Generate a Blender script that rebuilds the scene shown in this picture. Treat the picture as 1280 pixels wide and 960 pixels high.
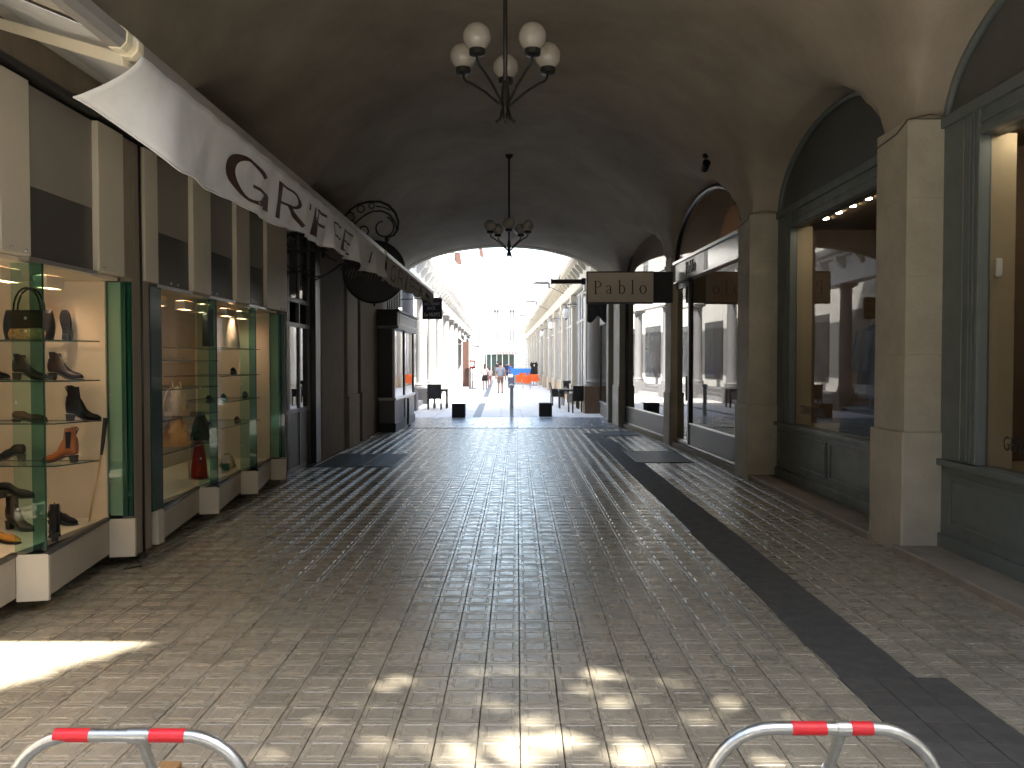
import bpy, bmesh, math, random
from math import sin, cos, pi, sqrt, radians, atan2
from mathutils import Vector, Matrix, noise
for _o in list(bpy.data.objects): bpy.data.objects.remove(_o)
scene = bpy.context.scene
COL = scene.collection
rng = random.Random(7)

# ------------------------------------------------------------------ camera
F, H, PITCH, YAW = 1040.0, 1.78, math.atan(27.5/1040), math.atan(6.0/1040)
cam_d = bpy.data.cameras.new('camera'); cam = bpy.data.objects.new('camera', cam_d); COL.objects.link(cam)
cam.location = (0, 0, H); cam.rotation_euler = (pi/2-PITCH, 0, YAW)
cam_d.sensor_width = 36; cam_d.lens = 36*F/1280; cam_d.clip_start = .05; cam_d.clip_end = 2000
scene.camera = cam
# ------------------------------------------------------------------ sky, sun, exposure
SUN_EL = radians(52); SDX, SDY = -.69, .73      # horizontal direction the light travels
w = bpy.data.worlds.new('World'); scene.world = w; w.use_nodes = True
nt = w.node_tree; bg = nt.nodes['Background']; sk = nt.nodes.new('ShaderNodeTexSky')
sk.sky_type = 'NISHITA'; sk.sun_disc = False; sk.sun_elevation = SUN_EL; sk.sun_rotation = atan2(-SDX, -SDY)
sk.air_density = 1.3; sk.dust_density = 2.5
nt.links.new(sk.outputs[0], bg.inputs[0]); bg.inputs[1].default_value = .14
sl = bpy.data.lights.new('sun', 'SUN'); sl.energy = 4.6; sl.angle = radians(.53); sl.color = (1, .95, .86)
so = bpy.data.objects.new('sun', sl); COL.objects.link(so)
so.rotation_euler = Vector((SDX*cos(SUN_EL), SDY*cos(SUN_EL), -sin(SUN_EL))).to_track_quat('-Z', 'Y').to_euler()
vs = scene.view_settings; vs.view_transform = 'Standard'; vs.look = 'None'; vs.exposure = 2.95; vs.gamma = 1; vs.use_curve_mapping = False
scene.cycles.max_bounces = 10; scene.cycles.diffuse_bounces = 6; scene.cycles.glossy_bounces = 5
scene.cycles.transparent_max_bounces = 16; scene.cycles.sample_clamp_indirect = 6; scene.cycles.use_denoising = True

# ------------------------------------------------------------------ helpers
def ground(px, py, z=0.0):
    "point of the photograph's ground plane"
    d = cam_dir(px, py); t = (z-H)/d.z; return Vector((d.x*t, d.y*t, z))
def cam_dir(px, py):
    v = Vector(((px-640)/F, -(py-480)/F, -1)); return (Matrix.Rotation(YAW, 3, 'Z') @ Matrix.Rotation(pi/2-PITCH, 3, 'X')) @ v
def at(px, py, Y):
    d = cam_dir(px, py); t = Y/d.y; return Vector((d.x*t, Y, H+d.z*t))
def proj(p):
    v = (Matrix.Rotation(YAW, 3, 'Z') @ Matrix.Rotation(pi/2-PITCH, 3, 'X')).transposed() @ (Vector(p)-Vector((0, 0, H)))
    return (640+F*v.x/-v.z, 480-F*v.y/-v.z) if v.z < 0 else None

MATS = {}
def mat(name, col, rough=.6, metal=0., var=.0, vscale=4., bump=0., bscale=40., col2=None, spec=.5, rvar=0., rand=0., emit=None, estr=0., coat=0., stretch=None):
    if name in MATS: return MATS[name]
    m = bpy.data.materials.new(name); m.use_nodes = True; t = m.node_tree; N = t.nodes; L = t.links
    b = N['Principled BSDF']; b.inputs['Roughness'].default_value = rough; b.inputs['Metallic'].default_value = metal
    b.inputs['Specular IOR Level'].default_value = spec; b.inputs['Coat Weight'].default_value = coat
    b.inputs['Base Color'].default_value = (*col, 1)
    if emit: b.inputs['Emission Color'].default_value = (*emit, 1); b.inputs['Emission Strength'].default_value = estr
    tc = N.new('ShaderNodeTexCoord'); src = tc.outputs['Object']
    if stretch:
        mp = N.new('ShaderNodeMapping'); mp.inputs['Scale'].default_value = stretch; L.new(src, mp.inputs[0]); src = mp.outputs[0]
    fac = None
    if var or rvar:
        n = N.new('ShaderNodeTexNoise'); n.inputs['Scale'].default_value = vscale; n.inputs['Detail'].default_value = 8; n.inputs['Roughness'].default_value = .65
        L.new(src, n.inputs['Vector'])
        cr = N.new('ShaderNodeMapRange'); cr.inputs[1].default_value = .3; cr.inputs[2].default_value = .7; L.new(n.outputs[0], cr.inputs[0]); fac = cr.outputs[0]
    out = None
    if var:
        c2 = col2 or tuple(c*(1-var) for c in col)
        mx = N.new('ShaderNodeMix'); mx.data_type = 'RGBA'; mx.inputs[6].default_value = (*col, 1); mx.inputs[7].default_value = (*c2, 1)
        L.new(fac, mx.inputs[0]); out = mx.outputs[2]
    if rand:
        oi = N.new('ShaderNodeObjectInfo'); mr = N.new('ShaderNodeMapRange'); mr.inputs[3].default_value = 1-rand; mr.inputs[4].default_value = 1+rand
        L.new(oi.outputs['Random'], mr.inputs[0]); hs = N.new('ShaderNodeHueSaturation'); hs.inputs['Color'].default_value = (*col, 1)
        L.new(mr.outputs[0], hs.inputs['Value'])
        if out: L.new(out, hs.inputs['Color'])
        out = hs.outputs[0]
    if out: L.new(out, b.inputs['Base Color'])
    if rvar:
        m2 = N.new('ShaderNodeMapRange'); m2.inputs[3].default_value = rough-rvar; m2.inputs[4].default_value = rough+rvar
        L.new(fac, m2.inputs[0]); L.new(m2.outputs[0], b.inputs['Roughness'])
    if bump:
        n2 = N.new('ShaderNodeTexNoise'); n2.inputs['Scale'].default_value = bscale; n2.inputs['Detail'].default_value = 6
        L.new(src, n2.inputs['Vector']); bp = N.new('ShaderNodeBump'); bp.inputs['Strength'].default_value = bump; bp.inputs['Distance'].default_value = .02
        L.new(n2.outputs[0], bp.inputs['Height']); L.new(bp.outputs[0], b.inputs['Normal'])
    MATS[name] = m; return m

def glass(name, tint=(.97, .98, .97), ior=1.5, boost=1.0, rough=.0):
    if name in MATS: return MATS[name]
    m = bpy.data.materials.new(name); m.use_nodes = True; t = m.node_tree; N = t.nodes; L = t.links
    N.remove(N['Principled BSDF']); o = N['Material Output']
    tr = N.new('ShaderNodeBsdfTransparent'); tr.inputs[0].default_value = (*tint, 1)
    gl = N.new('ShaderNodeBsdfGlossy'); gl.inputs['Roughness'].default_value = rough
    ge = N.new('ShaderNodeNewGeometry'); dt = N.new('ShaderNodeVectorMath'); dt.operation = 'DOT_PRODUCT'; L.new(ge.outputs['Normal'], dt.inputs[0]); L.new(ge.outputs['Incoming'], dt.inputs[1])
    def mth(op, a, b_=None):
        q = N.new('ShaderNodeMath'); q.operation = op
        for i_, x_ in enumerate((a, b_)):
            if x_ is None: continue
            if isinstance(x_, (int, float)): q.inputs[i_].default_value = x_
            else: L.new(x_, q.inputs[i_])
        return q
    f0 = ((ior-1)/(ior+1))**2*1.6
    sch = mth('MULTIPLY_ADD', mth('POWER', mth('SUBTRACT', 1.0, mth('ABSOLUTE', dt.outputs['Value']).outputs[0]).outputs[0], 4.6).outputs[0], 1-f0); sch.inputs[2].default_value = f0
    mu = mth('MULTIPLY', sch.outputs[0], boost); mu.use_clamp = True
    mx = N.new('ShaderNodeMixShader'); L.new(mu.outputs[0], mx.inputs[0]); L.new(tr.outputs[0], mx.inputs[1]); L.new(gl.outputs[0], mx.inputs[2])
    L.new(mx.outputs[0], o.inputs[0]); MATS[name] = m; return m

class MB:
    def __init__(s): s.v = []; s.f = []
    def add(s, vs, fs):
        o = len(s.v); s.v += [tuple(p) for p in vs]; s.f += [tuple(i+o for i in f) for f in fs]; return s
    def box(s, x0, x1, y0, y1, z0, z1, M=None):
        vs = [Vector((x, y, z)) for z in (z0, z1) for y in (y0, y1) for x in (x0, x1)]
        if M: vs = [M @ p for p in vs]
        return s.add(vs, [(0, 2, 3, 1), (4, 5, 7, 6), (0, 1, 5, 4), (2, 6, 7, 3), (0, 4, 6, 2), (1, 3, 7, 5)])
    def prism(s, poly, off):
        n = len(poly); off = Vector(off); a = [Vector(p) for p in poly]
        return s.add(a+[p+off for p in a], [tuple(range(n))[::-1], tuple(range(n, 2*n))]+[(i, (i+1) % n, n+(i+1) % n, n+i) for i in range(n)])
    def loft(s, rings, cap=True, closed=True):
        n = len(rings[0]); vs = [p for r in rings for p in r]; fs = []
        for k in range(len(rings)-1):
            for i in range(n if closed else n-1):
                j = (i+1) % n; fs.append((k*n+i, k*n+j, (k+1)*n+j, (k+1)*n+i))
        if cap: fs += [tuple(range(n))[::-1], tuple(range((len(rings)-1)*n, len(rings)*n))]
        return s.add(vs, fs)
    def tube(s, pts, r, n=8, closed=False):
        P = [Vector(p) for p in pts]; R = r if isinstance(r, (list, tuple)) else [r]*len(P); rings = []; up = None; m = len(P)
        for i, p in enumerate(P):
            t = ((P[(i+1) % m]-P[i-1]) if closed else (P[min(i+1, m-1)]-P[max(i-1, 0)])).normalized()
            if up is None: up = t.orthogonal().normalized()
            up = (up-t*up.dot(t)); up = up.normalized() if up.length > 1e-6 else t.orthogonal().normalized()
            b = t.cross(up); rings.append([p+(up*cos(2*pi*k/n)+b*sin(2*pi*k/n))*R[i] for k in range(n)])
        if closed: rings.append(rings[0])
        return s.loft(rings, cap=not closed)
    def lathe(s, prof, c=(0, 0, 0), n=16, M=None):
        c = Vector(c); rings = []
        for r, z in prof:
            ring = [Vector((r*cos(2*pi*k/n), r*sin(2*pi*k/n), z)) for k in range(n)]
            rings.append([(M @ p if M else p)+c for p in ring])
        return s.loft(rings)
    def ball(s, c, r, n=14, m=8, sc=(1, 1, 1)):
        prof = [(max(r*sin(pi*i/m), r*.02), -r*cos(pi*i/m)) for i in range(m+1)]
        return s.lathe(prof, c, n, Matrix.Diagonal(sc))
    def build(s, name, material, parent=None, smooth=False, bevel=0, seg=2, loc=None, rz=0, auto=None):
        me = bpy.data.meshes.new(name); me.from_pydata(s.v, [], s.f); me.materials.append(material)
        bm = bmesh.new(); bm.from_mesh(me); bmesh.ops.recalc_face_normals(bm, faces=bm.faces); bm.to_mesh(me); bm.free()
        if smooth:
            me.polygons.foreach_set('use_smooth', [True]*len(me.polygons))
            if auto: me.set_sharp_from_angle(angle=radians(auto))
        o = bpy.data.objects.new(name, me); COL.objects.link(o)
        if bevel:
            b = o.modifiers.new('bevel', 'BEVEL'); b.width = bevel; b.segments = seg; b.limit_method = 'ANGLE'; b.angle_limit = radians(40); b.use_clamp_overlap = True
        if parent is not None: o.parent = parent
        if loc is not None: o.location = loc
        if rz: o.rotation_euler = (0, 0, rz)
        return o

def tag(o, label=None, cat=None, group=None, kind=None):
    for k, v_ in (('label', label), ('category', cat), ('group', group), ('kind', kind)):
        if v_: o[k] = v_
    return o
def thing(name, label, cat, loc=(0, 0, 0), rz=0, group=None):
    o = bpy.data.objects.new(name, None); COL.objects.link(o); o.empty_display_size = .1
    o.location = loc; o.rotation_euler = (0, 0, rz); return tag(o, label, cat, group)
def kids(o): return [c for c in ALLKIDS.get(o.name, [])]
def copy_tree(o, parent=None, label=None, loc=None, rz=None):
    src = [c for c in bpy.data.objects if c.parent == o]
    c = o.copy(); COL.objects.link(c); c.parent = parent
    if label: c['label'] = label
    if loc is not None: c.location = loc
    if rz is not None: c.rotation_euler = (0, 0, rz)
    for k in src: copy_tree(k, c)
    return c
def text_mesh(name, body, size, material, M, parent=None, ext=.004, sx=1., spacing=1.):
    cu = bpy.data.curves.new(name, 'FONT'); cu.body = body; cu.size = size; cu.extrude = ext; cu.align_x = 'CENTER'; cu.align_y = 'CENTER'; cu.resolution_u = 4; cu.space_character = spacing
    o = bpy.data.objects.new(name, cu); COL.objects.link(o); dg = bpy.context.evaluated_depsgraph_get(); dg.update()
    me = bpy.data.meshes.new_from_object(o.evaluated_get(dg)); bpy.data.objects.remove(o); bpy.data.curves.remove(cu)
    me.transform(M @ Matrix.Diagonal((sx, 1, 1, 1))); me.materials.clear(); me.materials.append(material); me.name = name
    n = bpy.data.objects.new(name, me); COL.objects.link(n)
    if parent is not None: n.parent = parent
    return n
def basis(o, x, y):
    "matrix that puts text whose reading direction is x and whose up is y at o"
    x = Vector(x).normalized(); y = Vector(y).normalized(); z = x.cross(y)
    return Matrix(((x.x, y.x, z.x, o[0]), (x.y, y.y, z.y, o[1]), (x.z, y.z, z.z, o[2]), (0, 0, 0, 1)))
def pen(pts, thick, thin, n_sub=1):
    "a broad-pen stroke as 2-D quads: thick along verticals, thin along horizontals"
    P = [Vector((p[0], p[1])) for p in pts]; q = []
    for i, p in enumerate(P):
        t = (P[min(i+1, len(P)-1)]-P[max(i-1, 0)]).normalized(); wd = thin+(thick-thin)*abs(t.y)**1.5
        nn = Vector((-t.y, t.x))*wd/2; q.append((p+nn, p-nn))
    return q
def arc(cx, cy, rx, ry, a0, a1, n=14): return [(cx+rx*cos(radians(a0+(a1-a0)*i/n)), cy+ry*sin(radians(a0+(a1-a0)*i/n))) for i in range(n+1)]
def seg(a, b, n=6): return [(a[0]+(b[0]-a[0])*i/n, a[1]+(b[1]-a[1])*i/n) for i in range(n+1)]
def sstep(a, b, x):
    t = min(1, max(0, (x-a)/(b-a))); return t*t*(3-2*t)
def lerp(a, b, t): return a+(b-a)*t

# ------------------------------------------------------------------ materials
PLASTER = mat('vault plaster', (.42, .37, .30), .9, var=.34, vscale=.8, bump=.25, bscale=18, rvar=.05)
STONE = mat('painted stone', (.46, .43, .35), .75, var=.3, vscale=1.7, bump=.25, bscale=30, rvar=.1)
BROWNST = mat('brown stone', (.24, .185, .13), .8, var=.25, vscale=3, bump=.3, bscale=30)
SILLST = mat('sill stone', (.27, .235, .19), .7, var=.3, vscale=5, bump=.3, bscale=40)
CREAM = mat('cream lacquer', (.66, .60, .49), .45, var=.1, vscale=3, bump=.04, bscale=25)
GREYP = mat('grey panel', (.30, .275, .24), .5, var=.12, vscale=2.5)
DARKP = mat('dark panel', (.085, .078, .07), .35, var=.15, vscale=3)
WOOD = mat('brown wood', (.36, .30, .23), .55, var=.35, vscale=6, stretch=(4, 4, .4), bump=.1)
GWOOD = mat('grey green paint', (.13, .155, .155), .45, var=.15, vscale=4, bump=.08, bscale=50, rvar=.1)
BLACKM = mat('black iron', (.018, .017, .016), .45, var=.3, vscale=20, bump=.1, bscale=90)
BLACKP = mat('black paint', (.022, .021, .022), .35, var=.2, vscale=5)
STEEL = mat('galvanised steel', (.62, .65, .66), .38, 1., var=.28, vscale=25, rvar=.12, bump=.06, bscale=120)
ALU = mat('aluminium', (.55, .55, .55), .3, .9, var=.1, vscale=10)
RED = mat('red tape', (.62, .012, .02), .4, var=.2, vscale=14, col2=(.5, .02, .03), rvar=.1)
OPAL = mat('opal glass', (.41, .39, .355), .18, var=.1, vscale=8, spec=.6)
FABRIC = mat('white awning cloth', (.62, .63, .655), .75, var=.16, vscale=5, bump=.15, bscale=9, stretch=(1, 1, .6))
FABRIC2 = mat('grey awning cloth', (.40, .37, .33), .85, var=.2, vscale=6, bump=.15, bscale=12)
LETTER = mat('brown lettering', (.05, .02, .014), .6, var=.2, vscale=10)
WHITEL = mat('white plastic', (.8, .79, .76), .4, var=.06, vscale=5)
VIT_IN = mat('display lining', (.74, .63, .49), .65, var=.1, vscale=3)
VIT_BR = mat('display brown lining', (.50, .40, .28), .6, var=.15, vscale=3)
CLEAR = glass('clear glass', (.985, .97, .955), boost=.055)
REFL = glass('shop glass', (.80, .81, .80), 1.5, .36)
PABG = glass('reflective shop glass', (.30, .31, .31), 1.6, 1.5)
PABG3 = glass('dim shop glass', (.50, .51, .51), 1.5, .62)
LUNG = glass('lunette glass', (.85, .84, .82), 1.5, .55)
GREEN = glass('green glass', (.74, .88, .84), 1.5, .4)
DGREEN = glass('dark green glass', (.35, .59, .55), 1.5, .4)
GEDGE = mat('glass edge', (.02, .07, .05), .2, var=.2, vscale=10)
LAMP = mat('warm lamp', (1, 1, 1), .5, emit=(1, .79, .58), estr=11)
SPOT = mat('spot lamp', (1, 1, 1), .5, emit=(1, .86, .64), estr=19)
STORE = mat('store lamp', (1, 1, 1), .5, emit=(1, .80, .55), estr=7)
LEATHER = {k: mat('leather '+k, c, min(.6, r+.15), spec=.16, var=.2, vscale=14, bump=.1, bscale=60) for k, c, r in (
    ('black', (.007, .006, .006), .28), ('tan', (.36, .12, .035), .3), ('brown', (.11, .05, .03), .4), ('grey', (.10, .075, .06), .5), ('red', (.42, .02, .018), .4),
    ('yellow', (.55, .27, .05), .5), ('beige', (.48, .36, .22), .55), ('white', (.66, .62, .54), .55), ('blue', (.12, .14, .18), .5), ('green', (.08, .27, .14), .5), ('patent', (.03, .018, .015), .02))}
# ------------------------------------------------------------------ setting: ground
WL = -3.5                                               # left wall of the passage
_WR = [(-9, 3.66), (7.73, 3.60), (12.6, 3.52), (17.75, 3.30), (22.9, 2.92), (24.4, 2.72), (60, 2.7)]
def wr(y):
    for (a, xa), (b, xb) in zip(_WR, _WR[1:]):
        if y <= b: return lerp(xa, xb, (y-a)/(b-a))
    return _WR[-1][1]
tile_m = mat('cement tile', (.31, .275, .21), .29, var=.22, vscale=7, bump=.07, bscale=110, rvar=.11, rand=.15, spec=.62)
mort_m = mat('dark mortar', (.022, .019, .016), .9, var=.3, vscale=30)
GROUND = mat('plaza paving', (.42, .385, .32), .8, var=.2, vscale=1.5, bump=.2, bscale=20)
g = MB(); g.add([(-150, -150, -.03), (150, -150, -.03), (150, 260, -.03), (-150, 260, -.03)], [(0, 1, 2, 3)])
tag(g.build('ground', GROUND), kind='structure')
bed = MB(); bed.add([(-4.4, 2.0, -.013), (4.4, 2.0, -.013), (4.4, 22.46, -.013), (-4.4, 22.46, -.013)], [(0, 1, 2, 3)])
floor = tag(bed.build('passage_floor', mort_m), kind='structure')
def tile_geo(mb, x, y, hs=.0974, dz=0., tx=0., ty=0., simple=False, rot=0):
    def ring(h, z): return [(x+a*h, y+b*h, z+dz+tx*a*h+ty*b*h) for a, b in ((-1, -1), (1, -1), (1, 1), (-1, 1))]
    rs = [ring(hs, -.014), ring(hs, -.0018), ring(hs-.003, 0)]
    if not simple: rs += [ring(.073, 0), ring(.070, -.0032), ring(.0615, -.0032), ring(.056, .0004)]
    vs = [p for r in rs for p in r]; fs = []
    for k in range(len(rs)-1):
        for i in range(4): fs.append((k*4+i, k*4+(i+1) % 4, k*4+4+(i+1) % 4, k*4+4+i))
    e = len(rs)*4-4; fs.append((e, e+1, e+2, e+3)); mb.add(vs, fs)
# asphalt repair strip that runs along the passage, over the tiles
AL = [(1.83, 4.655), (1.82, 5.3), (1.84, 6.48), (1.815, 8.), (1.83, 10), (1.81, 13), (1.82, 16.2), (1.79, 18.5), (1.72, 19.6), (1.66, 20.7)]
AR = [(2.06, 20.7), (2.12, 19.4), (2.24, 18.2), (2.235, 16.), (2.25, 13.5), (2.25, 10.5), (2.27, 8.25), (2.255, 6.6), (2.26, 5.4), (2.25, 4.655)]
def in_strip(x, y):
    if y < 4.69: return False
    return 1.9 < x < 2.17 and y < 20.5
cands = []; darks = []
yk = 3.666-.2*6
nrow = int((22.46-yk)/.2)
for r in range(nrow):
    for c in range(-21, 22):
        x = .016+.2*c+.1; y = yk+.2*r+.1
        if not (-4.1 < x < wr(y)+.36) or y > 22.4: continue
        if y < 4.69 and 1.82 < x < 2.40+.001: darks.append((x, y)); continue
        cands.append((x, y))
vis = []
for x, y in cands:
    p = proj((x, y, 0))
    if p and -10 < p[0] < 1290 and p[1] < 975 and not in_strip(x, y): vis.append((y+.12*abs(x)*0, x, y))
vis.sort(); near = {(x, y) for _, x, y in vis[:300]}
variants = []
for k in range(6):
    t = MB(); r_ = random.Random(k); tile_geo(t, 0, 0, tx=r_.uniform(-.004, .004), ty=r_.uniform(-.004, .004)); variants.append(t)
tm = None; pool = []
field = MB(); rr = random.Random(3)
for x, y in cands:
    dz = rr.uniform(-.0012, .0012)
    if (x, y) in near:
        k = rr.randrange(6)
        if len(pool) <= k or True:
            pass
        if not pool:
            for t in variants:
                o = t.build('tile', tile_m, floor); pool.append([o, False])
        o, used = pool[k]
        if used:
            o2 = o.copy(); COL.objects.link(o2); o2.parent = floor
        else: o2 = o; pool[k][1] = True
        o2.location = (x+rr.uniform(-.001, .001), y+rr.uniform(-.001, .001), dz); o2.rotation_euler = (0, 0, rr.choice((0, pi/2, pi, -pi/2))+rr.uniform(-.006, .006))
    elif not in_strip(x, y):
        jx = rr.uniform(-.0012, .0012); tile_geo(field, x+jx, y, dz=dz, tx=rr.uniform(-.0035, .0035), ty=rr.uniform(-.0035, .0035))
    else: tile_geo(field, x, y, dz=dz-.001, simple=True)
for o, used in pool:
    if not used: bpy.data.objects.remove(o)
tag(field.build('tile_field', tile_m, floor), kind='stuff')
dark_m = mat('dark tile', (.092, .088, .08), .6, var=.35, vscale=6, bump=.15, bscale=90, rvar=.12, rand=.12); dk = None
for x, y in darks:
    if dk is None: b = MB(); tile_geo(b, 0, 0, simple=True); dk = o = b.build('dark_tile', dark_m, floor)
    else: o = dk.copy(); COL.objects.link(o); o.parent = floor
    o.location = (x, y, rr.uniform(-.001, .001))
asph = mat('asphalt', (.082, .08, .074), .72, var=.35, vscale=9, bump=.35, bscale=120, rvar=.12)
st = MB(); rr = random.Random(11)
def rough_edge(P):
    out = []
    for a, b in zip(P, P[1:]):
        n = max(2, int(math.hypot(b[0]-a[0], b[1]-a[1])/.09))
        for i in range(n): out.append((lerp(a[0], b[0], i/n)+rr.uniform(-.005, .005), lerp(a[1], b[1], i/n)))
    return out+[P[-1]]
le = rough_edge(AL); re_ = rough_edge(AR)
st.prism([(x, y, -.004) for x, y in le+re_], (0, 0, .0085))
tag(st.build('asphalt_strip', asph), kind='structure')
# sunken dark slabs, cellar hatch and manholes
ht = thing('cellar_hatch', 'black cellar hatch set in the tiles at the left, with one pale metal strip', 'hatch', (-2.85, 15.05, 0))
hb = MB(); hb.box(-.74, .74, -1.02, 1.02, -.006, .007); hb.build('cover', mat('hatch plate', (.02, .02, .021), .5, var=.3, vscale=8, bump=.3, bscale=150), ht, bevel=.003)
hb = MB(); hb.box(.20, .235, -.95, .95, .0072, .016); hb.build('metal_strip', ALU, ht)
for (x, y, sx, sy, lab) in ((2.55, 20.6, .42, .62, 'small dark manhole plate set in the floor before the dark end pier'), (2.62, 15.6, .5, .95, 'long dark floor plate beside the asphalt strip before the wide shop window')):
    mh = thing('manhole_plate', lab, 'manhole', (x, y, 0), group='dark plates in the floor at the right')
    b = MB(); b.box(-sx, sx, -sy, sy, -.006, .0095); b.build('cover', mat('plate', (.045, .042, .038), .5, var=.4, vscale=5, bump=.3, bscale=90), mh, bevel=.003)
    b = MB()
    for s_ in (-1, 1): b.box(-sx-.02, sx+.02, s_*sy-.012, s_*sy+.012, -.006, .013); b.box(s_*sx-.012, s_*sx+.012, -sy, sy, -.006, .0125)
    b.build('frame', BLACKM, mh)
# smooth slabs across the end of the passage
slabm = mat('end paving slab', (.17, .18, .195), .30, var=.22, vscale=3, bump=.08, bscale=40, rvar=.1, rand=.12, spec=.6)
sb = MB(); sb.add([(-6, 22.46, -.012), (5, 22.46, -.012), (5, 26.7, -.012), (-6, 26.7, -.012)], [(0, 1, 2, 3)])
band = tag(sb.build('slab_band', mort_m), kind='structure')
proto = None
for r in range(5):
    for c in range(11):
        x = -4.6+.84*c+(.42 if r % 2 else 0); y = 22.48+.42+.845*r
        if not (-4.4 < x < 4.2): continue
        if proto is None:
            b = MB(); b.box(-.415, .415, -.417, .417, -.012, 0); proto = b.build('slab', slabm, band, bevel=.004, seg=1); o = proto
        else: o = proto.copy(); COL.objects.link(o); o.parent = band
        o.location = (x, y, rng.uniform(-.001, .001))
# street beyond, turned a little to the left
ST = .0192
def S(u, v, z=0): return Vector((u*cos(ST)-v*sin(ST), u*sin(ST)+v*cos(ST), z))
sm = mat('pale street paving', (.62, .61, .595), .65, var=.16, vscale=1.6, bump=.1, bscale=30, rvar=.1)
jm = mat('street joint', (.22, .21, .2), .8)
b = MB(); b.add([(-9, 26.62, -.014), (12, 26.62, -.014), (12, 130, -.014), (-9, 130, -.014)], [(0, 1, 2, 3)])
street = tag(b.build('street_floor', jm), kind='structure')
b = MB()
for i in range(-5, 8):
    for j in range(70):
        u = .72*i-.35; v = 26.64+.72*j+(.36 if i % 2 else 0)
        if abs(u+.78) < .36 and False: continue
        b.box(u-.355, u+.355, v-.355, v+.355, -.014, rng.uniform(-.001, .001), Matrix.Rotation(ST, 4, 'Z'))
tag(b.build('paving_field', sm, street), kind='stuff')
b = MB(); b.add([(-9, 77, .0), (12, 77, .0), (12, 130, .0), (-9, 130, .0)], [(0, 1, 2, 3)]); b.build('far_paving', sm, street)
dr = thing('drain_channel', 'long grey drain channel running down the pale street', 'drain', S(-.78, 26.7), ST)
b = MB(); b.box(-.13, .13, .0, 55, .001, .006); b.build('edging', mat('drain stone', (.15, .15, .155), .6, var=.2, vscale=5), dr)
b = MB()
for k in range(110): b.box(-.075, .075, .05+.5*k, .5+.5*k, .006, .011)
tag(b.build('grating', mat('drain grate', (.085, .085, .09), .5, var=.2, vscale=5), dr), kind='stuff')

# ------------------------------------------------------------------ the vaulted building
BAYS = [(3.15, 7.73), (8.38, 12.6), (13.25, 17.75), (18.4, 22.9)]
def vault_z(x, y):
    r_ = wr(y); l_ = WL
    e = sstep(18.6, 24.4, y); xc = (r_+l_)/2-.05*e; hw = (r_-l_)/2
    a = (x-xc)/hw; rise = lerp(2.3, 1.2, e)
    zb = 4.0+rise*sqrt(max(0, 1-a*a)); zl = 4.0
    for a0, a1 in BAYS:
        c, h = (a0+a1)/2, (a1-a0)/2; q = 1-((y-c)/h)**2
        if q <= 0: continue
        d = (r_-x) if x > xc else (x-l_)
        d = max(0, min(d, 2.2)); k = lerp(1.0, .82, sstep(18, 21, y))
        zl = max(zl, 4.0+(k+.47*d*(1-.35*sstep(18, 21, y)))*sqrt(q))
    m = max(zb, zl); n_ = min(zb, zl)
    if abs(x-xc) < hw: m += .05*math.exp(-((m-n_)/.10)**2)*.5
    return m
bld = thing('vaulted_passage', 'plastered vaulted passage with side lunettes and a low arch open to the street', 'passage')
v = MB(); xs = [-4.35+.1*i for i in range(87)]; ys = [2.55+.12*j for j in range(183)]
ys = [min(y, 24.4) for y in ys]
v.add([(x, y, vault_z(x, y)) for y in ys for x in xs], [(j*87+i, j*87+i+1, (j+1)*87+i+1, (j+1)*87+i) for j in range(len(ys)-1) for i in range(86) if ys[j+1] > ys[j]])
v.build('vault', PLASTER, bld, smooth=True, auto=50)
b = MB(); b.box(-9, 9, 2.6, 24.4, 7.2, 7.5); b.build('roof', BROWNST, bld)  # flat slab out of view, added to keep sky light out
# end wall with the arch, 0.5 m deep, built as columns of quads above the arch
def arch_wall(mb, y0, y1, zf, x0, x1, n, top):
    X = [lerp(x0, x1, i/n) for i in range(n+1)]
    for a, c in zip(X, X[1:]):
        za, zc = zf(a), zf(c)
        mb.add([(a, y0, za), (c, y0, zc), (c, y0, top), (a, y0, top), (a, y1, za), (c, y1, zc), (c, y1, top), (a, y1, top)], [(0, 1, 2, 3), (5, 4, 7, 6), (0, 4, 5, 1)])
b = MB(); arch_wall(b, 24.4, 24.9, lambda x: vault_z(x, 24.38)-.015, WL+.08, 2.68, 48, 19)  # upper part added out of view to throw shade on the street
b.box(-9, WL+.08, 24.4, 24.9, 3.4, 19); b.box(2.68, 9, 24.4, 24.9, 0, 19); b.box(-9, WL-.75, 24.4, 24.9, 0, 3.4)
b.build('end_wall', PLASTER, bld)
b = MB(); b.box(-9, 9, 2.3, 2.6, 5.15, 13); b.build('front_wall', STONE, bld)
for xa, xb in ((-9, -3.75), (3.75, 9)): b = MB(); b.box(xa, xb, 2.3, 2.6, 0, 5.15); b.build('front_wall', STONE, bld)
for xa, xb in ((-9, -8.7), (8.7, 9)): b = MB(); b.box(xa, xb, 2.3, 24.4, 0, 7.2); b.build('side_wall', BROWNST, bld)  # out of view, added to seal the building against stray light
# left lunette backs and wall above the shop fascia
b = MB(); b.box(-4.4, -4.3, 2.6, 24.4, 3.6, 7.2); b.build('lunette_back', PLASTER, bld)
b = MB(); b.box(4.30, 4.4, 2.6, 24.4, 5.2, 7.2); b.build('lunette_back', PLASTER, bld)
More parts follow.
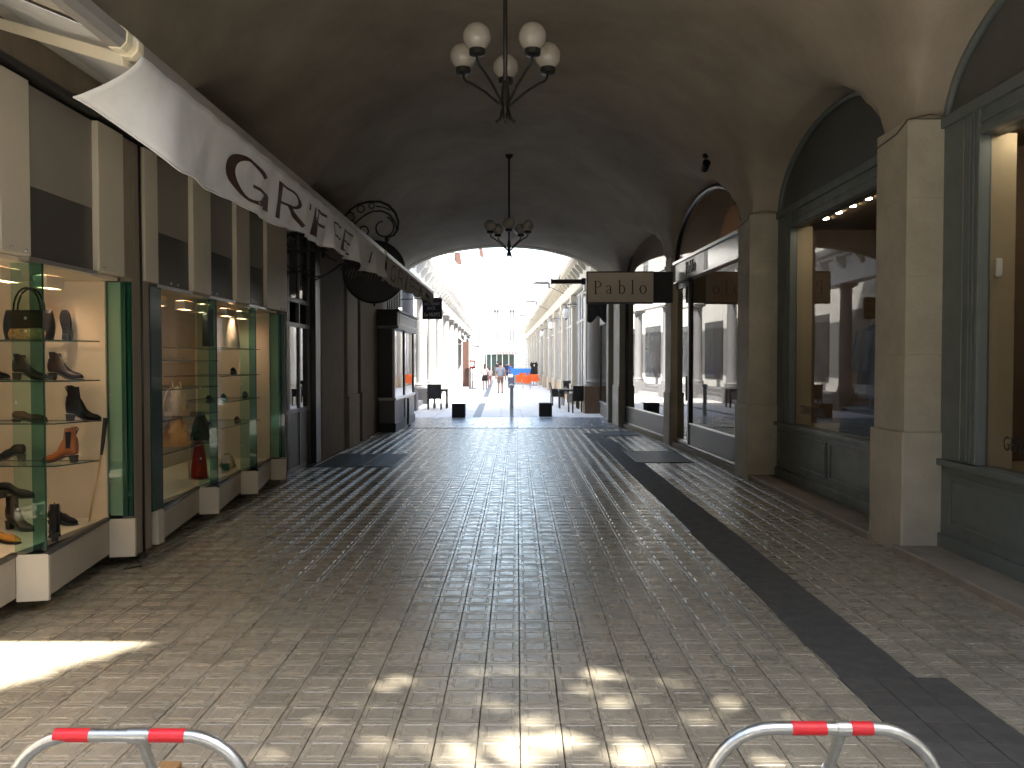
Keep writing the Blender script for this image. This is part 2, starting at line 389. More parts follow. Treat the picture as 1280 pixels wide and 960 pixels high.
# right-hand pillars
PIL = [(7.73, 8.38, 'nearest pale stone pillar, between the two grey green shop windows'), (12.6, 13.25, 'second pale stone pillar, where the grey green shopfronts end'),
       (17.75, 18.4, 'slim stone pillar that carries the projecting black and grey shop sign'), (22.9, 24.38, 'dark stone end pier at the mouth of the passage'), (2.61, 3.15, 'stone pillar at the front of the passage')]
for y0, y1, lab in PIL:
    x0 = wr((y0+y1)/2)
    if y0 < 3: x0 = 3.75
    p = thing('stone_pillar', lab, 'pillar', (x0, (y0+y1)/2, 0), 0, 'pillars along the right side')
    d = (y1-y0)/2; dx = .9
    b = MB(); b.box(-.03, dx, -d-.03, d+.03, -.05, 1.13); b.build('base', STONE, p, bevel=.014)
    b = MB()
    for k in range(4): b.box(0, dx, -d, d, 1.131+.72*k, 1.131+.72*(k+1)-.001)
    b.build('shaft', STONE, p, bevel=.003, seg=1)
# cable that runs from pillar to pillar at the springing
cb_ = thing('cable', 'thin cable sagging round the tops of the stone pillars', 'cable')
for y0, y1, _ in PIL[:3]:
    b = MB()
    x = wr(y0)-.012; pts = [(x+.5, y0-.012, 4.02), (x+.2, y0-.014, 4.05), (x-.004, y0-.014, 4.0), (x-.006, y0+.2, 3.93), (x-.006, y1, 3.9), (x+.3, y1+.02, 3.92)]
    b.tube(pts, .008, 5); b.build('length', mat('cable grey', (.12, .10, .08), .6), cb_)
# small lamp on the vault
p = next(at(882, 192, 8+.05*k_) for k_ in range(400) if at(882, 192, 8+.05*k_).z > vault_z(at(882, 192, 8+.05*k_).x, 8+.05*k_)); sp = thing('ceiling_spotlight', 'small dark spotlight fixed to the vault above the second arch', 'spotlight', (p.x, p.y, vault_z(p.x, p.y)))
b = MB(); b.lathe([(.05, 0), (.05, -.05), (.012, -.06), (.012, -.14)], n=10); b.build('bracket', BLACKM, sp, True, auto=40)
b = MB(); b.lathe([(.055, -.09), (.065, .09), (.05, .085), (.04, .0)], (0, 0, -.19), 12, Matrix.Rotation(radians(65), 3, 'X')); b.build('lamp_housing', BLACKM, sp, True, auto=40)

# ------------------------------------------------------------------ left wall beyond the shop
def wall_pier(y0, y1, x, lab, base=True, m=BROWNST, z1=4.6):
    p = thing('wall_pier', lab, 'pier', (x, (y0+y1)/2, 0), 0, 'piers of the left wall'); d = (y1-y0)/2
    b = MB(); b.box(-.8, 0, -d, d, 0 if not base else 1.09, z1); b.build('shaft', m, p, bevel=.012)
    if base: b = MB(); b.box(-.8, .035, -d-.02, d+.02, 0, 1.089); b.build('base', m, p, bevel=.014)
wall_pier(11.95, 12.35, -3.42, 'narrow brown pier at the far end of the shoe shop windows', False)
wall_pier(14.9, 16.85, WL, 'wide dark brown wall pier just past the glass door', False)
wall_pier(17.1, 18.2, WL+.02, 'pale brown stone pier with a projecting base, before the corner kiosk', True, mat('tan stone', (.34, .28, .20), .75, var=.22, vscale=3, bump=.25, bscale=30))
wall_pier(18.65, 19.05, WL, 'slim stone pier beside the dark niche', True)
wall_pier(19.05, 21.9, WL-.03, 'brown plastered wall panel behind the corner kiosk', False, mat('brown plaster', (.25, .175, .11), .85, var=.2, vscale=2.5, bump=.2, bscale=20))
b = MB(); b.box(-4.2, -3.75, 18.2, 18.65, 1.0, 4.4); b.box(-4.2, -3.52, 18.2, 18.65, 0, 1.0); b.box(-4.2, -3.56, 18.2, 18.65, 3.5, 4.6)
tag(b.build('niche', DARKP), 'tall dark niche between the two stone piers of the left wall', 'niche')
b = MB(); b.box(-4.3, -4.2, 16.85, 24.4, 0, 4.6); b.box(-4.3, -3.62, 16.85, 17.1, 0, 4.6); b.box(-4.3, -3.7, 21.9, 24.4, 3.0, 4.6); b.build('left_wall', BROWNST, bld)
# threshold strips along the left wall
es_ = thing('threshold_strip', 'broken pale metal edging strip along the foot of the left wall', 'edging')
for y0, y1 in ((12.86, 13.9), (14.0, 15.6), (15.7, 16.9), (19.3, 20.9)): b = MB(); b.box(-3.46, -3.425, y0, y1, -.004, .011); b.build('length', mat('pale strip', (.42, .42, .42), .3, .6), es_)
# door recess with glazed double door
dd = thing('glazed_door', 'tall dark glazed door set back in the left wall after the shoe shop', 'door', (-3.63, 14.88, 0))
b = MB(); b.box(-.3, .2, -2.55, -2.5, 0, 4.4); b.box(-.55, -.5, -2.5, -.4, 0, 4.4); b.box(-.5, .12, -.36, .0, 0, 4.4); b.box(-.5, .1, -2.5, -.36, 4.1, 4.4); b.build('reveal', BLACKP, dd)
b = MB()
for y in (-2.49, -1.84, -1.76, -1.12, -.44): b.box(-.03, .03, y, y+.06, .0, 4.05)
for z in (0, .95, 2.35, 2.75, 4.0): b.box(-.028, .028, -2.48, -.38, z, z+.07)
b.build('frame', mat('door paint', (.16, .16, .155), .35, var=.2, vscale=5), dd, bevel=.006)
for y0, y1 in ((-2.43, -1.84), (-1.70, -1.12), (-1.06, -.44)):
    for z0, z1 in ((1.02, 2.35), (2.82, 4.0)):
        b = MB(); b.box(-.004, .004, y0, y1, z0, z1); b.build('pane', PABG, dd)
    b = MB(); b.box(-.015, .015, y0, y1, .07, .95); b.build('panel', mat('door panel', (.07, .07, .07), .4), dd)
# ------------------------------------------------------------------ left shop: facade, glass bays, awnings
XF, XB = -3.3, -3.5
fac = thing('shoe_shop_front', 'upper front of the shoe shop with cream pilasters and two tone grey panels', 'shopfront', (0, 0, 0))
def panel_run(edges, y_near):
    for (kind, y0, y1) in edges:
        if kind == 'p':
            b = MB(); b.box(XF-.10, XF+.005, y0, y1, 2.50, 3.68); b.build('pilaster', CREAM, fac, bevel=.006)
        elif kind == 'g':
            b = MB(); b.box(XF-.10, XF-.045, y0, y1, 2.992, 3.68); b.build('upper_panel', GREYP, fac)
            b = MB(); b.box(XF-.10, XF-.048, y0, y1, 2.50, 2.99); b.build('lower_panel', DARKP, fac)
            b = MB(); b.box(XF-.09, XF-.01, y0, y1, 2.468, 2.498)
            b.build('top_rail', ALU, fac)
        elif kind == 'W':
            b = MB(); b.box(XF-.10, XF-.02, y0, y1, 2.50, 3.68); b.build('wood_jamb', WOOD, fac, bevel=.004)
            b = MB(); b.box(XF-.12, XF-.015, 7.165, 7.50, .1, 2.499); b.build('wood_jamb', WOOD, fac, bevel=.004)
        elif kind == 'w':
            b = MB(); b.box(XF-.10, XF-.02, y0, y1, .1, 3.68); b.build('wood_jamb', WOOD, fac, bevel=.004)
def Yx(px, x=XF): return x*F/(px-646)
panel_run([('p', 4.15, 4.47), ('g', 4.47, 5.32), ('p', 5.32, Yx(38.5)), ('g', Yx(38.5), Yx(124)), ('p', Yx(124), Yx(155.5)), ('W', Yx(155.5), Yx(181.5)), ('p', Yx(181.5), Yx(198)), ('g', Yx(198), Yx(242)),
           ('p', Yx(242), Yx(264)), ('g', Yx(264), Yx(296)), ('p', Yx(296), Yx(312.5)), ('g', Yx(312.5), Yx(334)), ('p', Yx(334), 11.95), ('g', 3.1, 4.15), ('w', 2.62, 3.1)], 4)
b = MB(); b.box(XF-.12, XF+.05, 2.62, 12.3, 3.70, 3.745); b.build('fascia_lip', BLACKP, fac)
b = MB(); b.box(XF-.12, XF+.03, 2.62, 12.3, 3.746, 4.25); b.build('fascia', mat('fascia brown', (.24, .19, .13), .6, var=.25, vscale=3), fac)
b = MB(); b.box(-4.3, XF-.12, 2.62, 12.3, 2.52, 4.2); b.build('backing_wall', BROWNST, fac)
b = MB()
for y in (4.3, 5.5, 6.72, 8.0, 9.05, 10.4, 11.7):
    for dy in (-.08, .08): b.ball((XF+.012, y+dy, 2.525), .013, 8, 5)
b.build('fixing_bolt', ALU, fac, True)
b = MB(); b.tube([(XF-.005, 7.32, .1), (XF-.004, 7.33, 2.0), (XF-.006, 7.31, 3.7)], .011, 6); b.tube([(XF-.005, 7.3, .1), (XF-.02, 7.24, .04), (XF+.04, 7.16, .012), (XF-.06, 7.05, .010)], .006, 5); b.build('conduit', BLACKP, fac, True)

def vitrine(A, y_start, lab, zf, brown=False, grp='glazed display bays of the shoe shop', part_panel=True):
    t = thing('display_window', lab, 'shop window', (0, 0, 0), 0, grp)
    zt = 2.465; tooth = .045
    prev = (XF, y_start)
    B = [(XB, a-tooth) for a in A]
    # base boards in a saw-tooth
    for i, a in enumerate(A):
        x0, y0 = prev; bx, by = B[i]
        z0 = .13 if i or True else .19
        bb = MB(); bb.prism([(x0, y0, z0), (bx, by, z0), (bx-.03, by, z0), (x0-.03, y0, z0)], (0, 0, zf-z0-.035)); bb.build('base_board', mat('base board', (.52, .465, .38), .55, var=.15, vscale=4), t, bevel=.003)
        bb = MB(); bb.prism([(bx, by, z0-.03), (XF+.004, a-.002, z0-.03), (XF+.004, a+.028, z0-.03), (bx, by+.03, z0-.03)], (0, 0, zf-z0+.004)); bb.build('corner_block', CREAM, t, bevel=.004)
        bb = MB(); bb.prism([(x0+.012, y0, zf-.034), (bx+.012, by, zf-.034), (bx-.025, by, zf-.034), (x0-.025, y0, zf-.034)], (0, 0, .03)); bb.build('bottom_rail', mat('dark rail', (.05, .042, .035), .4), t)
        # panes: long front pane and green return
        pl = Vector((bx-x0, by-y0, 0)).normalized(); nrm = Vector((pl.y, -pl.x, 0))*.004
        def pane(name, p, q, m, z0_=zf, z1_=zt):
            d = (Vector((q[0]-p[0], q[1]-p[1], 0)).normalized()); n_ = Vector((-d.y, d.x, 0))*.009
            bb = MB(); bb.prism([(p[0], p[1], z0_), (q[0], q[1], z0_), (q[0]-n_.x, q[1]-n_.y, z0_), (p[0]-n_.x, p[1]-n_.y, z0_)], (0, 0, z1_-z0_)); return bb.build(name, m, t)
        pane('front_pane', (x0-.008, y0+.012), (bx-.008, by-.006), CLEAR)
        if i < len(A)-1 or True:
            pane('return_pane', (bx, by), (XF-.085, a-.025), GREEN); pane('return_pane', (XF-.085, a-.022), (XF-.002, a-.004), DGREEN)
        bb = MB(); bb.box(XF-.011, XF-.001, a-.006, a+.003, zf, zt); bb.build('glass_edge', GEDGE, t)
        prev = (XF, a)
    if y_start > 7:
        bb = MB(); bb.prism([(XF-.02, y_start-.22, zf), (XF-.004, y_start-.22, zf), (XF-.004, y_start+.01, zf), (XF-.02, y_start+.01, zf)], (0, 0, zt-zf)); bb.build('return_pane', mat('green jamb', (.012, .05, .036), .12, var=.2, vscale=6), t)
        bb = MB(); bb.box(XF-.15, XF+.006, y_start-.13, y_start, .10, zf-.01); bb.build('corner_block', CREAM, t, bevel=.004)
    # inside
    yl = A[-1]-tooth-.02
    bb = MB(); bb.box(XB-.01, XF-.012, A[-1]+.004, A[-1]+.03, zf, zt); bb.build('return_backing', VIT_IN, t)
    bb = MB(); bb.box(XF-.06, XF-.045, A[-1]-.03, A[-1]+.003, zf, zt); bb.build('glass_edge', GEDGE, t)
    bb = MB(); bb.box(-4.55, XB-.02, y_start, yl, zf-.05, zf-.012); bb.build('display_floor', mat('display floor', (.75, .68, .54), .5, var=.06, vscale=3), t)
    bb = MB(); bb.box(-4.6, -4.55, y_start-.05, yl, zf-.05, zt); bb.build('back_panel', VIT_BR if brown else VIT_IN, t)
    bb = MB(); bb.box(-4.55, XB-.004, yl, yl+.035, zf-.05, zt); bb.build('end_panel', VIT_IN, t)
    bb = MB(); bb.box(-4.6, XF-.09, y_start, yl, zt+.002, zt+.03); bb.build('display_ceiling', VIT_IN, t)
    bb = MB(); bb.box(-4.55, XF-.12, y_start-.04, y_start-.004, zf-.05, zt); bb.build('near_panel', VIT_IN, t)
    bb = MB(); bb.box(-4.3, -3.85, y_start, yl, .0, zf-.06); bb.build('plinth', BLACKP, t)
    for y0 in [lerp(y_start, yl, (k+f_)/len(A))-.11 for k in range(len(A)) for f_ in (.25, .7)]:
        y1 = y0+.22
        bb = MB(); bb.box(-3.81, -3.795, y0-.015, y1+.015, zt-.095, zt); bb.box(-3.715, -3.70, y0-.015, y1+.015, zt-.095, zt); bb.box(-3.795, -3.715, y0-.015, y0, zt-.095, zt); bb.box(-3.795, -3.715, y1, y1+.015, zt-.095, zt); lh = bb.build('lamp_housing', VIT_IN, t)
        bb = MB(); bb.box(-3.780, -3.730, y0+.01, y1-.01, zt-.016, zt-.006); bb.build('lamp', LAMP, lh)
    bb = MB()
    for k, a in enumerate(A): bb.ball((XB+.03, a-tooth-.012, zf+.3), .012, 8, 5); bb.ball((XB+.03, a-tooth-.012, 1.5), .012, 8, 5)
    bb.build('glass_clip', ALU, t, True)
    return t
V1 = vitrine([4.47, 5.80, 7.13], 3.15, 'nearest lit glass bays of the shoe shop, with four glass shelves of ankle boots', .455)
V2 = vitrine([9.15, 10.53, 11.82], 7.72, 'second run of lit glass bays of the shoe shop, with handbags and sandals', .42, True)
def shelf(par, pts, z, rail=True):
    b = MB(); b.prism([(x, y, z-.010) for x, y in pts], (0, 0, .009)); s_ = b.build('shelf', glass('shelf glass', (.94, .975, .96), 1.5, .5), par)
    b = MB()
    n = len(pts)
    for (xa, ya), (xb, yb) in zip(pts[:-1], pts[1:]): b.tube([(xa, ya, z-.006), (xb, yb, z-.006)], .0065, 4)
    b.build('edge', GEDGE, s_)
for z in (1.96, 1.63, 1.29, .95): shelf(V1, [(-4.5, 6.62), (-3.70, 6.62), (-3.53, 7.02), (-4.5, 7.02)][:3]+[(-4.5, 7.02)], z)
shelf(V1, [(-4.5, 6.1), (-4.0, 6.1), (-3.95, 6.5), (-4.5, 6.5)], .74)
for z in (1.19, .855, 1.50, 1.80): shelf(V2, [(-3.55, 8.05), (-3.56, 9.9), (-4.3, 9.9), (-4.3, 8.05)], z)
for z in (.97, 1.285, 1.61, 1.96): shelf(V2, [(-3.6, 10.1), (-3.62, 11.7), (-4.3, 11.7), (-4.3, 10.1)], z)

# ---------------------------------------------------------------- shoes and bags
def shoe(name, lab, loc, rz, m, kind='boot', L=.27, grp=None, tilt=None, heel=.05, sole=BLACKM):
    t = thing(name, lab, 'boot' if 'boot' in name else 'shoe', loc, rz, grp)
    if tilt: t.rotation_euler = tilt
    def ring(x, w_, z0, z1, n=12, lean=0.):
        h = (z1-z0)/2; c = (z0+z1)/2; return [(x+lean*sin(2*pi*k/n), w_*cos(2*pi*k/n)*(1 if sin(2*pi*k/n) < .3 else .8), c+h*max(-.96, sin(2*pi*k/n)*1.15 if sin(2*pi*k/n) < 0 else sin(2*pi*k/n))) for k in range(n)]
    hb = heel
    top = {'boot': .16, 'low': .085, 'pump': .06, 'lace': .12}[kind]
    zb = lambda x: .012+hb*sstep(.30, .75, (x/L)) if True else 0
    # x runs from the toe (0) to the heel (L)
    prof = [(.000, .012, .004, .018), (.012, .026, 0, .034), (.04, .037, 0, .046), (.08, .042, 0, .056), (.12, .040, 0, .075 if kind != 'pump' else .05), (.155, .036, 0, top*.78), (.185, .034, 0, top*.98), (.22, .035, 0, top), (.255, .034, 0, top*.98), (.272, .026, .005, top*.9)]
    s_ = L/.272
    rings = []
    for x, w_, a, c in prof:
        x *= s_; o = zb(x); rings.append(ring(x, w_*s_, o+a, o+(c if kind == 'boot' or x < .15 else c)*s_))
    b = MB(); b.loft(rings); up = b.build('upper', m, t, True, auto=70)
    if kind in ('boot', 'lace'):
        sh = .23 if kind == 'boot' else .165
        rg = []
        for z, r_, xo in ((top*.5, .05, .205), (top*.9, .047, .214), (sh*.95, .046, .222), (sh+hb*.2, .047, .224), (sh+hb*.2, .040, .224), (sh-.03, .038, .222)):
            rg.append([((xo+r_*1.05*cos(2*pi*k/12))*s_, r_*.72*sin(2*pi*k/12), (z+hb*.6)*s_+(.012 if cos(2*pi*k/12) > .5 else 0)) for k in range(12)])
        b = MB(); b.loft(rg); b.build('shaft', m, t, True, auto=60)
    b = MB()
    pts = [(x*s_, w_*s_+.003, zb(x*s_)) for x, w_, a, c in prof]
    rg = [[(x, wd, z-.002), (x, -wd, z-.002), (x, -wd, z-.012), (x, wd, z-.012)] for x, wd, z in pts]
    b.loft(rg)
    h0 = [(L*.80, .026), (L*.80, -.026), (L*1.0, -.024), (L*1.0, .024)]
    h1 = [(L*.84, .022), (L*.84, -.022), (L*.99, -.022), (L*.99, .022)]
    b.loft([[(x, y, hb+.004) for x, y in h0], [(x, y, 0) for x, y in h1]])
    b.build('sole', sole, t)
    if kind == 'lace':
        b = MB()
        for k in range(4): b.tube([((.10+.022*k)*s_, -.022, (.075+.02*k)+hb*.5), ((.108+.022*k)*s_, 0, (.088+.02*k)+hb*.5), ((.10+.022*k)*s_, .022, (.075+.02*k)+hb*.5)], .003, 5)
        b.tube([(.165, 0, .16), (.15, -.03, .19), (.13, -.02, .17), (.165, 0, .16), (.17, .04, .19), (.14, .05, .13), (.11, .05, .09)], .0028, 5)
        b.build('lace', mat('lace', (.3, .24, .17), .7), t, True)
    if kind == 'boot':
        b = MB()
        for sy in (-1, 1): b.prism([(.20*s_, sy*.0345, .09+hb*.6), (.235*s_, sy*.0345, .09+hb*.6), (.245*s_, sy*.036, .225+hb*.6), (.20*s_, sy*.036, .225+hb*.6)], (0, sy*.003, 0))
        b.tube([(.262*s_, 0, .2+hb*.6), (.285*s_, 0, .25+hb*.6), (.27*s_, 0, .26+hb*.6)], .005, 5)
        b.build('elastic', LEATHER['black'], t)
    return t
LT = LEATHER
YS = 6.78
def px_x(px, y): return (px-646)*y/F
G1 = 'shoes on the glass shelves'
# toe points to local -x end: rotation pi puts the toe to the right
shoe('ankle_boot', 'tan ankle boot with a block heel, toe to the left, on the fourth glass shelf', (px_x(49, 6.8), 6.8, .953), radians(2), LT['tan'], 'boot', .285, G1)
shoe('ankle_boot', 'plain black suede ankle boot on the third glass shelf, toe to the right', (px_x(124, 6.8), 6.8, 1.293), pi-.05, LT['black'], 'boot', .285, G1)
shoe('lace_up_shoe', 'shiny black lace up bootee on the second glass shelf beside a second dark shoe', (px_x(102, 6.8), 6.8, 1.633), pi-.08, LT['patent'], 'lace', .29, G1)
shoe('lace_up_shoe', 'black bootee behind the green glass return, left of the shiny lace up bootee', (px_x(58, 6.85), 6.85, 1.633), pi+.1, LT['black'], 'lace', .27, G1)
shoe('pointed_shoe', 'single brown patent shoe standing on its heel against the end panel, toe up', (px_x(77, 6.9), 6.93, 2.215), 0, LT['patent'], 'low', .25, G1, tilt=(0, radians(90), radians(90)), heel=.03)
shoe('pump_shoe', 'flat brown pump on the third glass shelf, left of the black suede boot', (px_x(56, 6.7), 6.7, 1.293), pi, LT['brown'], 'pump', .27, G1, heel=.02)
shoe('low_shoe', 'low black shoe on the fourth glass shelf at the far left behind the tan boot', (px_x(-16, 6.85), 6.85, .953), .1, LT['black'], 'low', .27, G1)
shoe('low_shoe', 'low black shoe on the short low shelf in the near bay', (px_x(38, 6.3), 6.3, .743), pi, LT['black'], 'pump', .27, G1, heel=.05)
shoe('low_shoe', 'low black shoe on the second glass shelf at the far left', (px_x(10, 6.8), 6.8, 1.633), pi, LT['black'], 'low', .27, G1)
G2 = 'shoes on the floor of the window'
shoe('ankle_boot', 'black ankle boot standing on the window floor near the green glass corner', (px_x(72, 6.45), 6.35, .447), pi+2.1, LT['black'], 'boot', .27, G2)
shoe('low_shoe', 'flat dark shoe lying behind the black boot on the window floor', (px_x(96, 6.8), 6.75, .447), pi-.25, LT['black'], 'low', .27, G2, heel=.025)
shoe('ankle_boot', 'grey brown ankle boot with a high block heel on the window floor', (px_x(36, 6.5), 6.5, .447), pi-.35, LT['grey'], 'boot', .27, G2, heel=.06)
shoe('low_shoe', 'yellow and black flat shoe lying on the window floor at the very front', (px_x(24, 6.1), 6.05, .447), pi-.3, LT['yellow'], 'pump', .26, G2, heel=.012)
st = thing('walking_stick', 'pale stick with a black grip leaning in the corner of the shoe window', 'stick', (-3.51, 6.97, .45))
b = MB(); b.tube([(-.05, -.1, 0), (.02, -.02, .55)], [.009, .008], 6); b.build('shaft', mat('stick wood', (.45, .32, .16), .5), st, True)
b = MB(); b.tube([(.02, -.02, .55), (.03, -.008, .66), (.05, .0, .86)], [.012, .017, .02], 8); b.build('grip', BLACKM, st, True)
def bag(name, lab, loc, rz, m, w_, h, d, handle=.12, slouch=.25, top=.55, strap=False, grp='handbags in the shoe shop windows', hm=None):
    t = thing(name, lab, 'handbag', loc, rz, grp); n = 20; rg = []; rb = random.Random(name+lab)
    for k in range(8):
        f = k/7; wd = w_/2*(lerp(.92, top, f**1.5)+.10*sin(pi*f)); dp = d/2*lerp(1, .35, f)*(1+.15*sin(pi*f))
        rg.append([(wd*math.copysign(abs(cos(2*pi*i/n))**.6, cos(2*pi*i/n)), dp*math.copysign(abs(sin(2*pi*i/n))**.7, sin(2*pi*i/n))*(1+slouch*.35*sin(i*2.3+k)), h*f+(slouch*.05*h*sin(i*1.7)*f)) for i in range(n)])
    b = MB(); b.loft(rg); b.build('body', m, t, True, auto=80)
    if handle:
        for s_ in (-1, 1):
            b = MB(); b.tube([(w_*.28*math.cos(pi*i/10), s_*d*.18, h*.96+handle*sin(pi*i/10)) for i in range(11)], .009, 6); b.build('handle', hm or m, t, True)
    if strap:
        b = MB(); b.tube([(0, -d*.3, h), (w_*.2, -d*.5, h*.8), (w_*.42, -d*.7, h*.35), (w_*.5, -d*.7, 0.01)], .010, 5); b.build('strap', hm or LT['beige'], t, True)
    b = MB(); b.ball((0, -d*.33, h*.72), .012, 8, 5); b.build('clasp', ALU, t, True)
    return t
bag('tote_bag', 'black handbag with two upright round handles on the top glass shelf', (-3.98, 6.78, 1.963), 0, LT['black'], .40, .24, .16, .19, .05, .95)
bag('clutch_bag', 'small leopard print clutch in front of the black handbag', (-3.93, 6.66, 1.963), 0, mat('leopard', (.5, .28, .09), .6, var=.9, vscale=45, col2=(.02, .012, .008)), .30, .085, .05, 0, .1, .9)
def vx(px, x=-3.75): return x*F/(px-646)
for nm, lab, px, z, m, w_, h, d, kw in (
    ('bucket_bag', 'beige drawstring bag on the third shelf of the handbag window', 219, 1.195, 'beige', .34, .30, .22, dict(handle=.07, slouch=1.3, top=.55, strap=True)),
    ('bucket_bag', 'mustard yellow slouchy bag on the lower shelf of the handbag window', 218, .86, 'yellow', .36, .30, .24, dict(handle=.06, slouch=1.4, top=.62)),
    ('cone_bag', 'bright red tapering bag on the floor of the handbag window', 247, .425, 'red', .27, .50, .18, dict(handle=.10, slouch=.15, top=.12, strap=True)),
    ('satchel_bag', 'black soft bag on the lower shelf above the red bag', 249, .86, 'black', .30, .32, .2, dict(handle=.0, slouch=.6, top=.7)),
    ('hanging_bag', 'cream cloth bag hanging at the top of the handbag window', 290, 1.965, 'white', .28, .42, .16, dict(handle=.12, slouch=.7, top=.4)),
    ('flap_bag', 'blue grey bag standing at the far end of the handbag window floor', 321, .425, 'blue', .34, .22, .14, dict(handle=0, slouch=.2, top=.8)),
    ('folded_bag', 'beige folded bag lying behind the small green house shaped bag', 283, .425, 'beige', .34, .17, .16, dict(handle=0, slouch=.9, top=.4))):
    y = vx(px); bag(nm, lab, (-3.75, y, z), radians(-62), LT[m], w_, h, d, **kw)
hs = thing('house_bag', 'small green house shaped bag on the floor of the handbag window', 'handbag', (-3.66, vx(280, -3.66), .425), radians(-65), 'handbags in the shoe shop windows')
b = MB(); b.prism([(-.07, -.04, 0), (.07, -.04, 0), (.07, -.04, .1), (0, -.04, .16), (-.07, -.04, .1)], (0, .08, 0)); b.build('body', LT['green'], hs, bevel=.008)
b = MB(); b.prism([(-.085, -.045, .092), (0, -.045, .172), (.085, -.045, .092), (.085, -.045, .104), (0, -.045, .186), (-.085, -.045, .104)], (0, .09, 0)); b.build('flap', LT['white'], hs)
for i, (px, z, mm, nm) in enumerate(((256, .97, 'black', 'left'), (300, .97, 'brown', 'x'), (262, 1.285, 'black', ''), (284, 1.285, 'black', ''), (310, 1.285, 'blue', ''), (296, 1.61, 'black', ''))):
    lab = ('black sandal on the lowest long shelf', 'brown slipper on the lowest long shelf beside the black sandal', 'black sandal, first of the three on the middle long shelf', 'black sandal with pale straps, second of the three on the middle long shelf', 'dark blue sandal, third of the three on the middle long shelf', 'black slipper alone on the upper long shelf')[i]
    y = vx(px, -3.72)
    if y < 10.15: y = 10.2
    shoe('sandal_shoe', lab, (-3.72, y-.12, z+.004), radians(-75), LT[mm], 'pump', .26, 'sandals in the handbag window', heel=.03)
gm = thing('dark_garment', 'dark garment hanging at the top of the handbag window', 'garment', (-3.72, vx(260, -3.72), 1.97), radians(-60))
b = MB(); b.loft([[(wd*cos(2*pi*i/14), .05*sin(2*pi*i/14)*(1+.3*sin(3*i)), z) for i in range(14)] for wd, z in ((.20, 0), (.19, .12), (.17, .28), (.12, .38), (.04, .44))]); b.build('cloth', mat('dark cloth', (.03, .03, .035), .9, var=.2, vscale=8), gm, True)

# ---------------------------------------------------------------- awnings
XBAR, ZBAR = -2.0, H+.815*2.0
def awning(lab, y0, y1, valance, fab, word=None, flap=False, drop=.40, rail=True):
    t = thing('awning', lab, 'awning', (0, 0, 0), 0, 'awnings of the shoe shop')
    n = max(4, int((y1-y0)/.12)); rg = []
    xw, zw = XF+.06, 4.02
    b = MB(); b.loft([[(xw, y, zw) , (lerp(xw, XBAR, .5), y, lerp(zw, ZBAR, .5)-.04-.006*sin(y*5)), (XBAR-.03, y, ZBAR+.02), (XBAR-.03, y, ZBAR+.026), (lerp(xw, XBAR, .5), y, lerp(zw, ZBAR, .5)-.034-.006*sin(y*5)), (xw, y, zw+.006)] for y in [lerp(y0, y1, i/n) for i in range(n+1)]])
    b.build('canopy', fab, t, True, auto=60)
    b = MB(); pr = [(-.05, -.03), (-.035, -.055), (.02, -.06), (.05, -.03), (.052, .02), (.02, .05), (-.03, .05), (-.052, .02)]
    b.loft([[(XBAR+x, y, ZBAR+z) for x, z in pr] for y in (y0, y1)]); b.build('front_bar', mat('lacquered bar', (.40, .39, .38), .36, .45, var=.1, vscale=6), t, True, auto=40)
    for y in (y0, y1):
        b = MB(); b.loft([[(XBAR+x*1.08, y+dy, ZBAR+z*1.08) for x, z in pr] for dy in (-.035, .035)]); b.build('end_cap', mat('cream cap', (.70, .64, .48), .45), t, bevel=.006)
    b = MB(); b.tube([(xw, y0-.04, zw), (xw, y1+.04, zw)], .06, 12); b.build('roller', mat('roller', (.4, .38, .34), .5), t, True, auto=40)
    arms = (y0+.06, y1-.5) if valance else ()
    for k, ya in enumerate(arms):
        b = MB(); ye = ya+(-.75 if k == 0 else .5)
        if valance and k == 0: ye = ya+.8
        R_ = [Vector((xw+.03, ye, 3.88)), Vector((XBAR-.05, ya, ZBAR-.05))]; d = (R_[1]-R_[0]); side = Vector((-d.y, d.x, 0)).normalized()*.025; upv = Vector((0, 0, .035))
        b.loft([[p+side+upv, p-side+upv, p-side-upv, p+side-upv] for p in R_]); b.build('arm', mat('cream arm', (.72, .66, .52), .4, var=.06, vscale=5), t, bevel=.008)
    if not valance: return t, None
    nu = int((y1-y0)/.045); nv = 10
    def cloth(y, q):
        "point of the valance at length y and fraction q of the drop"
        s_ = y-y0; A = .012+.03*sstep(2.0, 4.5, s_)+.035*sstep(5.0, 6.5, s_)
        x = XBAR+.055-.035*q+A*q**1.2*(sin(s_*4.3+.5)+.55*sin(s_*9.7+1.)+.25*sin(s_*23))+.006*sin(s_*15+q*4)
        z = ZBAR-.045-q*(drop+.010*sin(s_*3.3)-.11*sstep(.8, 5.5, s_)+.012*sin(s_*9.7)*sstep(2.5, 5, s_))
        yy = y
        if flap:
            f = (1-sstep(0, .46, s_))*q**1.2
            x += -.30*f; z += .25*f; yy += -.05*f
            x += .05*sin(s_*3.0)*q*(1-sstep(0.6, 2, s_))
        return Vector((x, yy, z))
    vs_ = [cloth(lerp(y0, y1, i/nu), j/nv) for i in range(nu+1) for j in range(nv+1)]
    b = MB(); b.add(vs_, [(i*(nv+1)+j, i*(nv+1)+j+1, (i+1)*(nv+1)+j+1, (i+1)*(nv+1)+j) for i in range(nu) for j in range(nv)])
    vo = b.build('valance', fab, t, True); so_ = vo.modifiers.new('solid', 'SOLIDIFY'); so_.thickness = .004
    b = MB(); b.tube([cloth(lerp(y0, y1, i/nu), 1.0) for i in range(0, nu+1)], .007, 5); b.build('hem', fab, vo, True)
    return t, cloth
